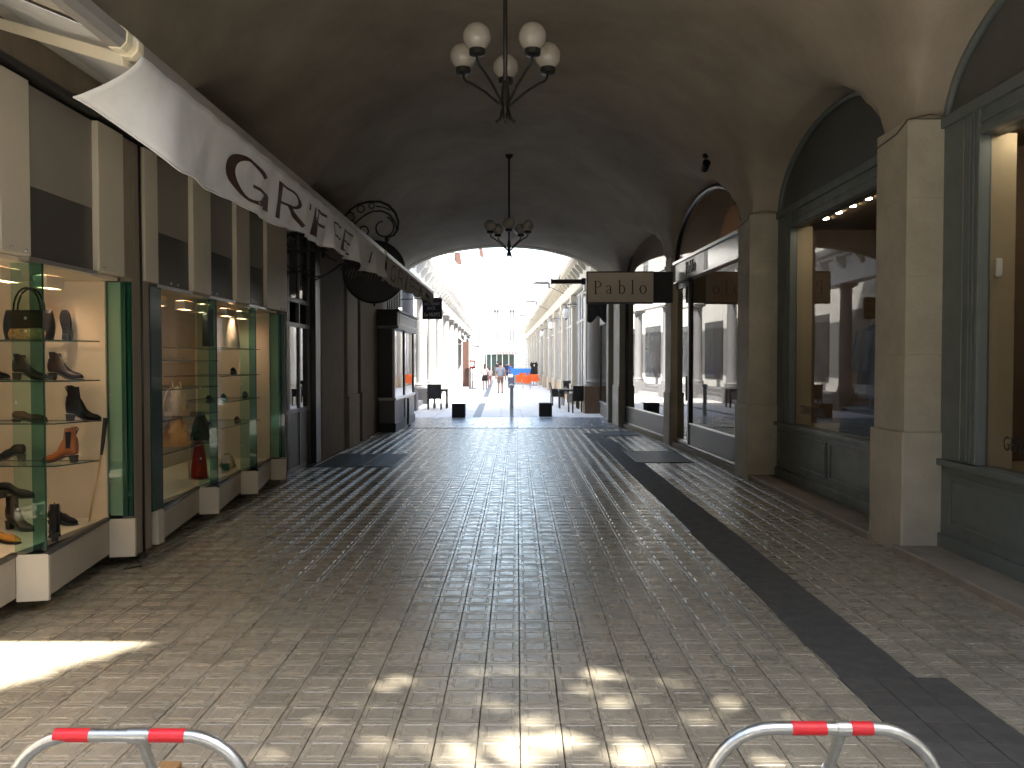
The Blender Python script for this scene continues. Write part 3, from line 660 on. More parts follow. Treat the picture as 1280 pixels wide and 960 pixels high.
def letters_on(cloth, par, glyphs, y0, y1, q0, q1, m):
    "glyph strokes in a box 0..W by 0..1 laid on the cloth between y0..y1 and q0 (top)..q1 (bottom)"
    for name, box, strokes in glyphs:
        b = MB(); ya, yb = box
        for pts, tk, tn in strokes:
            qd = pen(pts, tk*1.18, tn*1.2); L_, R_ = [], []
            for (l, r) in qd:
                for tgt, p in ((L_, l), (R_, r)):
                    y = ya+p.x*(yb-ya); q = lerp(q1, q0, p.y); P = cloth(y, q); P.x += .007; tgt.append(P)
            n = len(L_); b.add(L_+R_, [(i, i+1, n+i+1, n+i) for i in range(n-1)])
        b.build('letter', m, par)
awning('near awning rolled out above the first shop bay, without a hanging valance', 2.65, 4.22, False, FABRIC2)
aw1, cl1 = awning('long white awning whose torn hanging valance carries big brown letters', 4.34, 12.35, True, FABRIC, flap=True, drop=.475)
aw2, cl2 = awning('second, darker awning farther along with the same lettering on its valance', 12.5, 19.6, True, FABRIC2, drop=.36)
T, t_ = .13, .05
gG = [(arc(.5, .5, .46, .46, 40, 335, 26), .17, .06), (seg((.93, .34), (.93, .42)), .12, .08), (seg((.93, .02), (.93, .42)), .12, .1), (seg((.55, .42), (.97, .42)), .07, .07)]
gR = [(seg((.1, 0), (.1, 1)), .13, .1), (seg((.1, .96), (.5, .96))+arc(.5, .72, .36, .24, 90, -90, 10)+seg((.5, .48), (.1, .48)), .11, .06), (seg((.45, .48), (.95, .0)), .15, .12)]
gI = [(seg((.5, .78), (.5, 1)), .35, .2)]
gF = [(seg((.1, 0), (.1, 1)), .3, .2), (seg((.1, .96), (.9, .96)), .09, .09), (seg((.1, .52), (.8, .52)), .09, .09)]
gF2 = [(seg((.02, .35), (.02, .92)), .05, .04), (seg((.02, .94), (.95, .94)), .08, .08), (seg((.02, .40), (.95, .40)), .08, .08)]
gE = [(seg((.1, 0), (.1, 1)), .15, .12), (seg((.1, .96), (.95, .96)), .08, .08), (seg((.1, .5), (.9, .5)), .08, .08), (seg((.1, .04), (.95, .04)), .08, .08)]
gV = [(seg((.05, 1), (.5, 0)), .13, .1), (seg((.5, 0), (.95, 1)), .07, .06)]
vo1 = [c for c in bpy.data.objects if c.parent == aw1 and c.name.startswith('valance')][0]
vo2 = [c for c in bpy.data.objects if c.parent == aw2 and c.name.startswith('valance')][0]
letters_on(cl1, vo1, [('G', (5.70, 6.63), gG), ('R', (6.82, 7.62), gR), ('I', (7.85, 8.0), gI), ('F', (8.12, 8.62), gF), ('F', (8.85, 9.3), gF2), ('E', (9.42, 10.02), gE), ('I', (11.3, 11.62), [(seg((.5, .3), (.5, .95)), .8, .8)])], 0, 0, .22, .88, LETTER)
LETD = mat('dark lettering', (.06, .045, .035), .7)
letters_on(cl2, vo2, [(c, (12.95+.78*i, 12.95+.78*i+.6), {'G': gG, 'R': gR, 'I': [(seg((.5, 0), (.5, 1)), .3, .2)], 'F': gF2, 'E': gE, 'V': gV}[c]) for i, c in enumerate('GRIFFE')]+[('V', (18.0, 18.7), gV)], 0, 0, .14, .88, LETD)
# ------------------------------------------------------------------ right shopfronts (local x runs along the wall away from the camera, local y into the passage)
XG = 3.93
def arch_poly(y0, y1, z0, rise, n=20, inset=0.):
    c, h = (y0+y1)/2, (y1-y0)/2
    return [(c+(h-inset)*cos(pi*i/n), z0+(rise-inset)*sin(pi*i/n)) for i in range(n+1)]
def wood_shop(lab, y0, y1, word, grp, seen_spots):
    t = thing('wooden_shopfront', lab, 'shopfront', (XG, y0, 0), 0, grp); W = y1-y0; fr = .62
    def bx(name, xa, xb, ya, yb, za, zb, m=GWOOD, bev=.006, par=None):
        b = MB(); b.box(xa, xb, ya, yb, za, zb); return b.build(name, m, par or t, bevel=bev)
    gy0, gy1 = fr-.02, W-fr; gz0, gz1 = .89, 3.70
    bx('threshold', -.42, .1, -.05, W+.05, -.05, .075, SILLST, .015)
    bx('plinth', -.03, .2, 0, W, .075, .20)
    bx('riser', 0, .2, 0, W, .20, .83)
    bx('sill', -.05, .2, 0, W, .832, gz0-.002)
    n = 2
    for k in range(n):
        ya, yb = lerp(.12, W-.12, k/n)+.06, lerp(.12, W-.12, (k+1)/n)-.06
        b = MB()
        for (p, q, r, s) in ((ya, yb, .30, .325), (ya, yb, .735, .76), (ya, ya+.025, .325, .735), (yb-.025, yb, .325, .735)): b.box(-.014, 0.004, p, q, r, s)
        b.box(-.006, .004, ya+.06, yb-.06, .36, .70)
        b.build('riser_moulding', GWOOD, t, bevel=.004)
    for ya, yb in ((0, gy0), (gy1, W)):
        bx('stile', 0, .09, ya, yb, .892, 4.0)
        b = MB()
        near_glass = yb if ya == 0 else ya; sg = -1 if ya == 0 else 1
        for k, (o, w_) in enumerate(((.0, .05), (.085, .035), (.155, .05), (.27, .03))):
            a = near_glass+sg*o; c = a+sg*w_; b.box(-.02+.004*k, .004, min(a, c), max(a, c), .9, 3.98)
        b.build('stile_moulding', GWOOD, t, bevel=.006)
    bx('transom', 0, .2, gy0, gy1, gz1, 4.0)
    b = MB(); b.box(-.02, .004, gy0, gy1, gz1+.002, gz1+.06); b.box(-.035, .004, 0, W, 3.92, 4.02); b.box(-.014, .004, gy0, gy1, gz1+.10, gz1+.14); b.build('transom_moulding', GWOOD, t, bevel=.006)
    # lunette board
    P = arch_poly(-.05, W+.05, 4.0, 1.09); b = MB(); b.prism([(.05, y, z) for y, z in P], (.1, 0, 0)); b.build('lunette_board', mat('lunette board', (.10, .105, .10), .5, var=.2, vscale=3), t)
    b = MB(); Q = arch_poly(.0, W, 4.0, 1.0, 24); b.tube([(.03, y, z-.03) for y, z in Q], .04, 6); b.build('lunette_bead', GWOOD, t, True)
    gl = MB(); gl.box(.07, .078, gy0, gy1, gz0, gz1); pn = gl.build('pane', REFL, t)
    # interior
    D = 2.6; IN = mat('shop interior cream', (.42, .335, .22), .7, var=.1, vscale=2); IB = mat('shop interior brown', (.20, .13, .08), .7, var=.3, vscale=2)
    bx('display_floor', .2, D, -.0, W, .80, .86, mat('oak floor', (.45, .33, .2), .5, var=.2, vscale=5), 0)
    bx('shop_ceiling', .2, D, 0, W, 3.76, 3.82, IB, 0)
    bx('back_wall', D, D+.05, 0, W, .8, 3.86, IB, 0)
    bx('near_wall', .2, D, -.06, 0, .8, 3.86, IN, 0)
    bx('side_partition', .092, .31, W-.60, W-.02, .86, 3.72, IN, 0)
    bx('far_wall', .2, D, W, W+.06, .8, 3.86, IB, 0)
    for x, y in seen_spots:
        b = MB(); b.lathe([(.045, 0), (.05, -.012), (.03, -.012)], (x-XG, y-y0, 3.76), 12); o = b.build('spot_ring', ALU, t)
        b = MB(); b.lathe([(.034, -.004), (.042, -.026), (.02, -.034)], (x-XG, y-y0, 3.76), 12); b.build('spot_lamp', SPOT, o)
    return t, pn
SP2 = [(4.22, 9.15+.46*k) for k in range(6)]
w2, pn2 = wood_shop('grey green wooden shopfront under a dark lunette between the two pale pillars', 8.38, 12.6, 0, 'grey green wooden shopfronts', SP2)
w1, pn1 = wood_shop('grey green wooden shopfront at the right edge, before the nearest pillar', 3.15, 7.73, 0, 'grey green wooden shopfronts', [(4.24, 6.95), (4.5, 6.6), (4.3, 5.9), (4.3, 5.2)])
text_mesh('lettering', 'GERARD DAREL', .165, BLACKM, basis((.058, 2.86, .31+.80), (0, -1, 0), (0, 0, 1)), pn2, .001, .78)
text_mesh('lettering', 'GERARD DAREL', .165, BLACKM, basis((.058, 3.22, .31+.80), (0, -1, 0), (0, 0, 1)), pn1, .001, .78)
b = MB(); b.box(.13, .19, 4.58-.635, 4.58-.60, 2.50, 2.66); b.build('thermostat', WHITEL, w1, bevel=.01)
def rack(lab, x, y, n, cols, L_=1.1, rz=0):
    t = thing('clothes_rack', lab, 'clothes rack', (x, y, .86), rz, 'clothes racks in the shop windows')
    b = MB(); b.tube([(0, -L_/2, 0), (0, -L_/2, 1.42), (0, -L_/2+.04, 1.46), (0, L_/2-.04, 1.46), (0, L_/2, 1.42), (0, L_/2, 0)], .014, 8); b.tube([(-.2, -L_/2, .02), (.2, -L_/2, .02)], .013, 6); b.tube([(-.2, L_/2, .02), (.2, L_/2, .02)], .013, 6)
    b.build('rail', ALU, t, True)
    for k in range(n):
        yy = lerp(-L_/2+.12, L_/2-.12, k/(n-1)); r_ = random.Random(k*7+n)
        g_ = thing('hanging_coat', cols[k][1], 'coat', (x, y, .86), rz, None)
        hgt = r_.uniform(.75, 1.0); rg = []
        for f, wd in ((0, .07), (.05, .16), (.12, .21), (.4, .20), (.75, .22), (1, .24)):
            rg.append([(wd*cos(2*pi*i/16), yy+(.045+.02*f)*sin(2*pi*i/16)*(1+.25*sin(3*i+k)), 1.40-hgt*f) for i in range(16)])
        b = MB(); b.loft(rg); b.build('body', cols[k][0], g_, True)
        b = MB()
        for s_ in (-1, 1): b.tube([(s_*.18, yy, 1.30), (s_*.23, yy+.01, 1.05), (s_*.235, yy+.02, .80)], [.06, .05, .042], 8)
        b.build('sleeve', cols[k][0], g_, True)
        b = MB(); b.tube([(0, yy, 1.40), (0, yy, 1.44), (.02, yy, 1.475), (-.012, yy, 1.485)], .004, 5); b.build('hook', ALU, g_)
cN = mat('navy wool', (.016, .02, .032), .9, var=.2, vscale=20); cB = mat('black wool', (.012, .012, .012), .9, var=.2, vscale=20); cC = mat('camel wool', (.42, .27, .13), .85, var=.15, vscale=20); cD = mat('denim', (.035, .055, .09), .85, var=.2, vscale=20); cR = mat('rust wool', (.24, .045, .025), .85, var=.15, vscale=20)
rack('clothes rack with dark coats behind the window between the two pale pillars', 4.62, 10.15, 5, [(cC, 'camel coat at the near end of the rack between the two pillars'), (cB, 'black coat hanging beside the camel coat'), (cN, 'navy coat in the middle of the rack between the pillars'), (cD, 'dark denim jacket beside the navy coat'), (cB, 'black coat at the far end of the rack between the pillars')], 1.5)
rack('clothes rack in the nearest right hand shop window', 4.75, 6.55, 4, [(cB, 'black jacket at the near end of the rack in the right edge window'), (cC, 'tan jacket on the rack in the right edge window'), (cR, 'rust red jacket on the rack in the right edge window'), (cB, 'black jacket at the far end of the rack in the right edge window')], .9)
tb = thing('display_table', 'low display table covered in dark blue cloth below the coats', 'table', (4.55, 10.6, .86))
b = MB(); b.loft([[(wd*cos(2*pi*i/18), wd*1.4*sin(2*pi*i/18), z) for i in range(18)] for wd, z in ((.40, 0), (.38, .2), (.36, .33), (.2, .36))]); b.build('cloth', cD, tb, True, auto=50)

def metal_shop(lab, y0, y1, door, sign):
    x0, x1 = wr(y0)-.02, wr(y1)-.02; L_ = math.hypot(x1-x0, y1-y0); a = atan2(y1-y0, x1-x0)
    t = thing('metal_shopfront', lab, 'shopfront', (x0+.10, y0, 0), a, 'metal and glass shopfronts')
    MET = mat('grey metal', (.23, .23, .235), .35, .6, var=.15, vscale=6, rvar=.08); DK = mat('dark metal', (.03, .03, .032), .35, .4)
    def bx(name, xa, xb, ya, yb, za, zb, m=MET, bev=.004):
        b = MB(); b.box(xa, xb, ya, yb, za, zb); return b.build(name, m, t, bevel=bev)
    bx('threshold', 0, L_, -.4, .08, -.05, .10, SILLST, .01)
    bx('kick_strip', 0, L_-door, -.02, .03, .104, .135, ALU)
    bx('riser', 0, L_-door, -.06, .012, .137, .545, mat('riser grey', (.13, .13, .135), .4, .3, var=.15, vscale=5))
    bx('riser_cap', 0, L_-door, -.02, .022, .547, .572, ALU)
    pn = bx('pane', 0, L_-door-.05, -.024, -.016, .573, 3.40, PABG3 if sign else PABG, 0)
    bx('post', L_-door-.05, L_-door+.05, -.06, .03, .137, 3.42, DK)
    bx('post', 0, .05, -.06, .02, .574, 3.42, DK)
    if door:
        bx('door_pane', L_-door+.06, L_-.06, -.034, -.026, .18, 3.30, PABG, 0)
        bx('door_rail', L_-door+.05, L_-.05, -.05, .0, .11, .178, ALU); bx('door_rail', L_-door+.05, L_-.05, -.05, .0, 3.302, 3.42, DK)
        bx('door_handle', L_-door+.12, L_-door+.15, .0, .05, 1.0, 1.5, ALU)
    bx('fascia', 0, L_, -.05, .04, 3.452, 3.82, mat('fascia white', (.42, .42, .42), .2, .3) if sign else MET)
    bx('fascia_rail', 0, L_, -.07, .075, 3.422, 3.45, ALU); bx('fascia_rail', 0, L_, -.07, .085, 3.822, 3.88, ALU)
    if sign:
        bx('fascia_gap', 1.9, 2.1, .04, .048, 3.455, 3.818, DK)
        bx('sign_board', 2.1, L_, .04, .05, 3.455, 3.818, mat('sign white', (.62, .62, .61), .3, var=.05, vscale=5))
        pab = text_mesh('lettering', 'Pablo', .36, BLACKM, basis((3.05, .055, 3.635), (-1, 0, 0), (0, 0, 1)), t, .012, .95)
    P = arch_poly(-.0, L_, 3.9, 1.05, 22)
    b = MB(); b.prism([(y, -.03, z) for y, z in P], (0, .008, 0)); b.build('lunette_pane', LUNG, t)
    b = MB(); b.tube([(y, -.02, z-.02) for y, z in arch_poly(.02, L_-.02, 3.9, 1.06, 26)], .05, 6); b.build('lunette_frame', DK, t, True)
    D = 3.4; IN = mat('store wall', (.42, .27, .16), .8, var=.2, vscale=2)
    bx('store_floor', 0, L_, -D, -.3, -.02, .08, mat('store floor', (.25, .2, .15), .4), 0); bx('store_ceiling', 0, L_, -D, -.1, 5.1, 5.15, IN, 0); bx('store_wall', 0, L_, -D-.05, -D, 0, 5.1, IN, 0)
    for q_ in (.25, .5, .75): bx('ceiling_lamp', L_*q_-.2, L_*q_+.2, -2.4, -2.34, 4.98, 5.02, STORE, 0)
    bx('store_side_wall', -.1, -.05, -D, -.1, 0, 5.1, IN, 0); bx('store_side_wall', L_+.05, L_+.1, -D, -.1, 0, 5.1, IN, 0)
    return t
metal_shop('metal and glass shopfront with a black name on its pale fascia, under the third arch', 13.25, 17.75, 1.2, True)
metal_shop('plain metal and glass shopfront under the last small arch before the end pier', 18.4, 22.9, 0, False)
# glazed display case outside the end pier
gc = thing('glazed_case', 'glazed display window between the dark end pier and the first street column', 'shop window', (2.84, 25.0, 0))
for nm, a, m in (('base', (-.02, .5, 0, 3.2, 0, .42), mat('case base', (.10, .10, .10), .5, var=.2, vscale=5)), ('base_cap', (-.05, .5, -.01, 3.2, .421, .47), ALU), ('pane', (.0, .008, .06, 3.1, .472, 3.0), PABG), ('post', (-.03, .05, 0, .06, .472, 3.0), BLACKP), ('post', (-.03, .05, 3.1, 3.2, .472, 3.0), BLACKP), ('head', (-.04, .5, -.0, 3.2, 3.002, 4.6), mat('case head', (.20, .18, .16), .6, var=.2, vscale=4))):
    b = MB(); b.box(*a); b.build(nm, m, gc, bevel=.005 if nm != 'pane' else 0)
b = MB(); b.box(.5, 2.5, 0, 3.2, 0, 4.6); b.build('case_body', BLACKP, gc)
# ---------------------------------------------------------------- projecting sign with the big serif name
sg = thing('projecting_sign', 'projecting box sign with a serif name in dark letters on a beige face', 'sign', (0, 17.45, 0))
a = at(733, 379.5, 17.45); c = at(817, 339, 17.45); e = at(841, 376, 17.45)
b = MB(); b.box(a.x, c.x, 0, .16, a.z, c.z); b.build('sign_box', BLACKM, sg, bevel=.006)
b = MB(); b.box(a.x+.025, c.x-.004, -.006, .0, a.z+.03, c.z-.03); fc = b.build('sign_face', mat('sign face', (.74, .67, .59), .55, var=.08, vscale=3), sg)
b = MB(); b.box(c.x+.001, e.x, .0, .17, a.z+.02, c.z-.01); b.build('mounting_box', BLACKM, sg)
SER = .045
def serif(x, y, w_=.26): return (seg((x-w_/2, y), (x+w_/2, y)), .04, .045)
LTR = {'P': (.60, [(seg((.16, 0), (.16, 1)), .10, .05), (seg((.02, .98), (.3, .98))+arc(.30, .74, .27, .24, 90, -90, 10)+seg((.3, .5), (.22, .5)), .09, .035), serif(.16, .015)]),
       'a': (.50, [([(.08, .50), (.12, .60), (.25, .65), (.36, .58), (.38, .45), (.38, .12), (.42, .03), (.50, .05)], .09, .035), ([(.38, .38), (.22, .33), (.09, .24), (.09, .09), (.2, .01), (.32, .07), (.38, .16)], .08, .035)]),
       'b': (.54, [(seg((.1, .02), (.1, 1.08)), .09, .05), (seg((.02, 1.06), (.1, 1.06)), .04, .04), (arc(.28, .33, .2, .33, 130, -150, 16), .09, .035)]),
       'l': (.22, [(seg((.11, 0), (.11, 1.08)), .09, .05), (seg((.02, 1.06), (.1, 1.06)), .04, .04), serif(.11, .015, .24)]),
       'o': (.56, [(arc(.28, .33, .23, .32, 0, 360, 22), .10, .035)])}
sc_ = (c.z-a.z)*.40; wtot = c.x-a.x
for ch, u0 in zip('Pablo', (.105, .285, .475, .665, .79)):
    b = MB()
    for pts, tk, tn in LTR[ch][1]:
        qd = pen(pts, tk, tn); n = len(qd)
        vs_ = [(a.x+wtot*u0+p.x*sc_, -.0095, a.z+(c.z-a.z)*.30+p.y*sc_) for k in (0, 1) for p in [q[k] for q in qd]]
        b.add(vs_, [(i, i+1, n+i+1, n+i) for i in range(n-1)])
    b.build('letter', LETTER, fc)
# scalloped blind behind the sign and dark bar
sb_ = thing('scalloped_blind', 'dark rolled blind with a scalloped edge hanging at the mouth of the passage', 'blind', (0, 25.6, 0))
b = MB(); x0, x1 = at(735, 0, 25.6).x, at(778, 0, 25.6).x; n = 40; za, zb = at(750, 379, 25.6).z, at(750, 402, 25.6).z
top = [(lerp(x0, x1, i/n), 0, za) for i in range(n+1)]; bot = [(lerp(x0, x1, i/n), .03*sin(i*.6), zb-.04+.22*(1-abs(cos(i/n*pi*2.2-.6))**1.5)) for i in range(n+1)]
b.add(top+bot, [(i, i+1, n+2+i, n+1+i) for i in range(n)]); o = b.build('cloth', mat('dark blind', (.06, .055, .055), .8, var=.3, vscale=4), sb_, True); so_ = o.modifiers.new('s', 'SOLIDIFY'); so_.thickness = .006
b = MB(); b.tube([(x0-.02, .02, za+.04), (x1+.1, .02, za+.04)], .06, 10); b.build('roller', mat('roller grey', (.2, .19, .18), .5), sb_, True)
br = thing('sign_arm', 'thick dark horizontal arm that sticks out beside the beige sign', 'bracket', (0, 25.2, 0))
p0, p1 = at(689, 352, 25.2), at(731, 352, 25.2)
b = MB(); b.box(p0.x, 2.85, -.06, .06, p0.z-.065, p0.z+.065); b.build('beam', mat('dark timber', (.045, .03, .022), .6, var=.3, vscale=8), br, bevel=.01)
b = MB(); b.box(p0.x-.012, p0.x+.03, -.07, .07, p0.z-.085, p0.z+.085); b.build('end_plate', BLACKM, br, bevel=.004)
b = MB(); b.box(p1.x-.1, p1.x+.03, -.07, .07, p0.z-.09, p0.z+.10); b.build('clamp', BLACKM, br, bevel=.004)
b = MB()
for q in (699, 722): b.tube([(at(q, 352, 25.2).x, 0, p0.z+.06), (at(q, 352, 25.2).x, 0, p0.z+.16), (at(q, 352, 25.2).x+.05, 0, p0.z+.2)], .018, 6)
b.build('stay', ALU, br)
# small blue restaurant sign
rs = thing('restaurant_sign', 'small dark blue projecting restaurant sign at the end of the awnings', 'sign', (0, 24.6, 0))
a, c = at(528, 399, 24.6), at(552.5, 373, 24.6)
b = MB(); b.box(a.x, c.x, 0, .07, a.z, c.z); bd = b.build('board', mat('navy sign', (.022, .02, .06), .35), rs, bevel=.005)
b = MB(); b.box(a.x, c.x, -.003, .0, a.z, a.z+(c.z-a.z)*.38); lp = b.build('lower_band', BLACKP, rs)
WT = mat('white lettering', (.9, .9, .93), .5)
cx_ = (a.x+c.x)/2; hz = c.z-a.z
text_mesh('lettering', 'RESTAURANT', .115, WT, basis((cx_, -.005, a.z+.73*hz), (1, 0, 0), (0, 0, 1)), bd, .002, .64)
text_mesh('lettering', 'JACK', .125, WT, basis((cx_-.02, -.005, a.z+.53*hz), (1, 0, 0), (0, 0, 1)), bd, .002, .85)
text_mesh('lettering', "Le HUM'S", .16, WT, basis((cx_, -.008, a.z+.22*hz), (1, 0, 0), (0, 0, 1)), lp, .003, .70)
b = MB(); b.tube([(-3.5, .03, c.z-.03), (c.x-.02, .03, c.z+.02)], .015, 6); b.build('bracket', BLACKM, rs)

# ---------------------------------------------------------------- wrought iron brackets
def spiral(cx, cz, r0, r1, a0, a1, n=26): return [(cx+lerp(r0, r1, i/n)*cos(radians(lerp(a0, a1, i/n))), cz+lerp(r0, r1, i/n)*sin(radians(lerp(a0, a1, i/n)))) for i in range(n+1)]
YD = 15.0
def I(px, py): p = at(px, py, YD); return (p.x, 0, p.z)
ir = thing('round_hanging_sign', 'big round black sign hanging from a scrolled wrought iron bracket over the left wall', 'sign', (0, YD, 0))
dc = at(468, 340, YD); R = 37.5*YD/F
b = MB(); b.lathe([(R*.985, -.05), (R, -.04), (R, .04), (R*.985, .05)], dc-Vector((0, YD, 0)), 40, Matrix.Rotation(pi/2, 3, 'X')); disc = b.build('disc', BLACKP, ir, True, auto=40)
b = MB(); b.lathe([(R+.012, -.055), (R+.03, -.03), (R+.03, .03), (R+.012, .055), (R-.01, .056), (R-.01, -.056), (R+.012, -.055)], dc-Vector((0, YD, 0)), 40, Matrix.Rotation(pi/2, 3, 'X')); b.build('rim', BLACKM, disc, True)
GILT = mat('faded gilt', (.17, .145, .11), .5, var=.3, vscale=30)
for px in range(433, 476, 4):
    hh = 4+3*sin(px*1.3); x, _, z = I(px, 344+ (px-452)*.14)
    b = MB(); b.tube([(x-.02, -.057, z-hh*YD/F), (x+.01, -.057, z), (x+.03, -.057, z+hh*YD/F), (x+.045, -.057, z+hh*.4*YD/F)], .010, 4); b.build('letter_stroke', GILT, disc)
b = MB()
outer = [I(*p) for p in ((424, 283), (430, 272), (438, 262), (449, 255), (462, 252), (475, 252), (486, 257), (494, 266), (498, 277), (497, 287), (492, 294), (484, 297))]
b.tube(outer, .022, 6)
inner = [I(*p) for p in ((440, 285), (446, 277), (456, 269), (466, 264), (478, 264), (488, 269), (494, 278), (496, 288))]
b.tube(inner, .016, 6)
b.tube([I(x, y) for x, y in spiral(479.5, 284.5, 14, 8, -70, 260)], .016, 6)
b.tube([I(x, y) for x, y in spiral(454, 288, 9, 3, 200, -260)], .014, 6)
for x, y, r_ in ((437.5, 271, 5.5), (451, 261, 4.5), (464.5, 257, 3.5), (440, 279, 3.5)): b.tube([I(x+r_*cos(2*pi*i/14), y+r_*sin(2*pi*i/14)) for i in range(14)], .012, 5, True)
b.tube([I(470, 258), I(480, 259), I(488, 263)], .012, 5)
b.tube([I(404, 300), I(424, 283), I(430, 272)], .022, 6); b.tube([I(404, 312), I(440, 285)], .018, 6); b.tube([I(404, 268), I(404, 322)], .026, 6)
b.build('scroll_bracket', BLACKM, ir, True)
b = MB(); b.tube([I(484, 296), I(483, 304)], [.045, .03], 8); b.tube([I(468, 377), I(468, 383)], [.03, .012], 8); b.build('hanger', BLACKM, ir)
YI = 12.2
def J(px, py): p = at(px, py, YI); return (p.x, 0, p.z)
i2 = thing('iron_bracket', 'wrought iron bracket with rings, partly behind the white awning by the shoe windows', 'bracket', (0, YI+.05, 0))
b = MB()
b.tube([J(355, 285), J(355, 350)], .016, 6)
for x, y, r_ in ((366, 300, 10), (366, 324, 11.5), (384, 303, 9)): b.tube([J(x+r_*cos(2*pi*i/18), y+r_*sin(2*pi*i/18)) for i in range(18)], .012, 5, True)
b.tube([J(355, 312), J(372, 313), (J(410, 312))], .014, 6); b.tube([J(355, 340), J(378, 339), J(392, 336)], .012, 6)
b.tube([J(*p) for p in ((375, 338), (388, 346), (402, 345), (415, 338), (426, 329))], .015, 6)
b.tube([J(x, y) for x, y in spiral(429, 332, 5, 2, 140, -250)], .010, 5); b.tube([J(392, 350), J(402, 345)], .012, 5)
b.tube([J(356, 345), J(356, 352)], [.03, .012], 8); b.tube([J(*p) for p in ((392, 300), (400, 310), (410, 322), (420, 326))], .012, 5)
b.build('scroll', BLACKM, i2, True)
b = MB(); b.tube([J(387, 285), J(387, 310)], .02, 6); b.ball(J(356, 341), .05, 10, 6); b.build('hanger', BLACKM, i2, True)

# ---------------------------------------------------------------- chandeliers
def chandelier(lab, x, y, ztop, phase):
    t = thing('globe_chandelier', lab, 'chandelier', (x, y, 0), 0, 'chandeliers with five white globes')
    b = MB(); b.tube([(0, 0, ztop+.02), (0, 0, 4.1)], .021, 10); b.build('rod', BLACKM, t, True)
    b = MB(); b.lathe([(.02, ztop+.01), (.09, ztop+.0), (.07, ztop-.05), (.022, ztop-.09)], n=16); b.build('ceiling_rose', BLACKM, t, True, auto=40)
    b = MB(); b.lathe([(.022, 4.46), (.034, 4.42), (.042, 4.30), (.032, 4.23), (.036, 4.19), (.018, 4.13), (.011, 4.06), (.002, 4.03)], n=14); b.build('hub', BLACKM, t, True, auto=50)
    for k in range(5):
        an = phase+2*pi*k/5; e = lambda r_, z: (r_*cos(an), r_*sin(an), z)
        b = MB(); b.tube([e(.04, 4.22), e(.09, 4.27), e(.20, 4.37), e(.33, 4.46), e(.40, 4.495), e(.425, 4.53), e(.43, 4.58)], .0125, 7); b.tube([e(.03, 4.2), e(.05, 4.12), e(.085, 4.07), e(.095, 4.09)], .011, 6)
        a_ = b.build('arm', BLACKM, t, True)
        b = MB(); b.lathe([(.02, 4.56), (.072, 4.575), (.074, 4.625), (.06, 4.63)], (.43*cos(an), .43*sin(an), 0), 14); b.build('cup', BLACKM, a_, True, auto=40)
        b = MB(); b.ball((.43*cos(an), .43*sin(an), 4.738), .128, 22, 14); b.build('globe', OPAL, t, True)
    return t
chandelier('nearer iron chandelier with five white globes, hanging high in the middle', -.11, 8.0, vault_z(-.11, 8.0), radians(90))
chandelier('farther chandelier, smaller in view, hanging in front of the bright end arch', -.17, 18.3, vault_z(-.17, 18.3), radians(36+90))

# ---------------------------------------------------------------- corner kiosk on the left
KG = mat('kiosk grey', (.19, .19, .195), .4, var=.12, vscale=4); KB = mat('kiosk black', (.02, .02, .022), .4, var=.2, vscale=6)
k = thing('corner_kiosk', 'dark corner shop window with pale fascia and two tall panes on the left', 'shop window', (-3.1, 21.1, 0))
def kb(name, a, m, bev=.006):
    b = MB(); b.box(*a); return b.build(name, m, k, bevel=bev)
LK = 4.0
kb('plinth', (-.42, .03, -.03, LK, 0, .22), KB); kb('base_panel', (-.4, 0, 0, 1.85, .222, .80), KG); kb('base_panel', (-.4, 0, 2.0, LK, .222, .80), KG); kb('base_post', (-.4, .02, 1.852, 1.998, .222, .80), KB)
kb('sill', (-.42, .04, -.04, LK+.02, .802, .87), ALU)
kb('side_panel', (-.4, -.06, .02, .06, .872, 2.62), mat('kiosk blue grey', (.06, .065, .075), .3)); kb('corner_post', (-.06, .005, 0, .09, .872, 2.62), ALU); kb('mullion', (-.10, .0, 1.85, 2.05, .872, 2.62), KB); kb('end_post', (-.1, 0, LK-.12, LK, .872, 2.62), KB)
kb('pane', (-.03, -.024, .09, 1.85, .872, 2.62), PABG, 0); kb('pane', (-.03, -.024, 2.05, LK-.12, .872, 2.62), PABG, 0)
kb('back_panel', (-.45, -.4, 0, LK, 0, 3.05), KB)
kb('cornice', (-.42, .12, -.12, LK+.05, 2.622, 2.70), KG); ks = kb('fascia', (-.42, .09, -.02, LK, 2.702, 3.05), mat('kiosk fascia', (.26, .26, .26), .4, var=.1, vscale=4)); kb('fascia_side', (-.43, .08, -.10, -.022, 2.702, 3.05), KB); kb('cap', (-.43, .14, -.13, LK+.06, 3.052, 3.11), KB)
b = MB()
b.tube([(.095, .25, 2.76), (.095, .25, 3.0), (.095, 3.75, 3.0), (.095, 3.75, 2.76)], .012, 4, True); b.build('fascia_border', WHITEL, ks)
gr = thing('transom_grille', 'barred grille above the dark corner kiosk', 'grille', (-3.35, 22.6, 0))
for q in range(7):
    b = MB(); b.box(-.02, .02, -1.0+.3*q, -.9+.3*q, 3.12, 3.9); b.build('bar', mat('grille bar', (.06, .06, .06), .5), gr)
b = MB(); b.box(-.03, .03, -1.1, 1.0, 3.9, 3.96); b.build('top_rail', KB, gr)
hk = thing('door_stop_post', 'short black post with a curled foot in front of the corner kiosk', 'post', (-3.0, 22.95, 0))
b = MB(); b.box(-.03, .03, -.06, .06, .05, .78); b.build('post', KB, hk, bevel=.01)
b = MB(); b.tube([(0, 0, .06), (.02, -.15, .03), (.05, -.25, .03), (.1, -.28, .06)], .025, 6); b.build('foot', KB, hk, True)

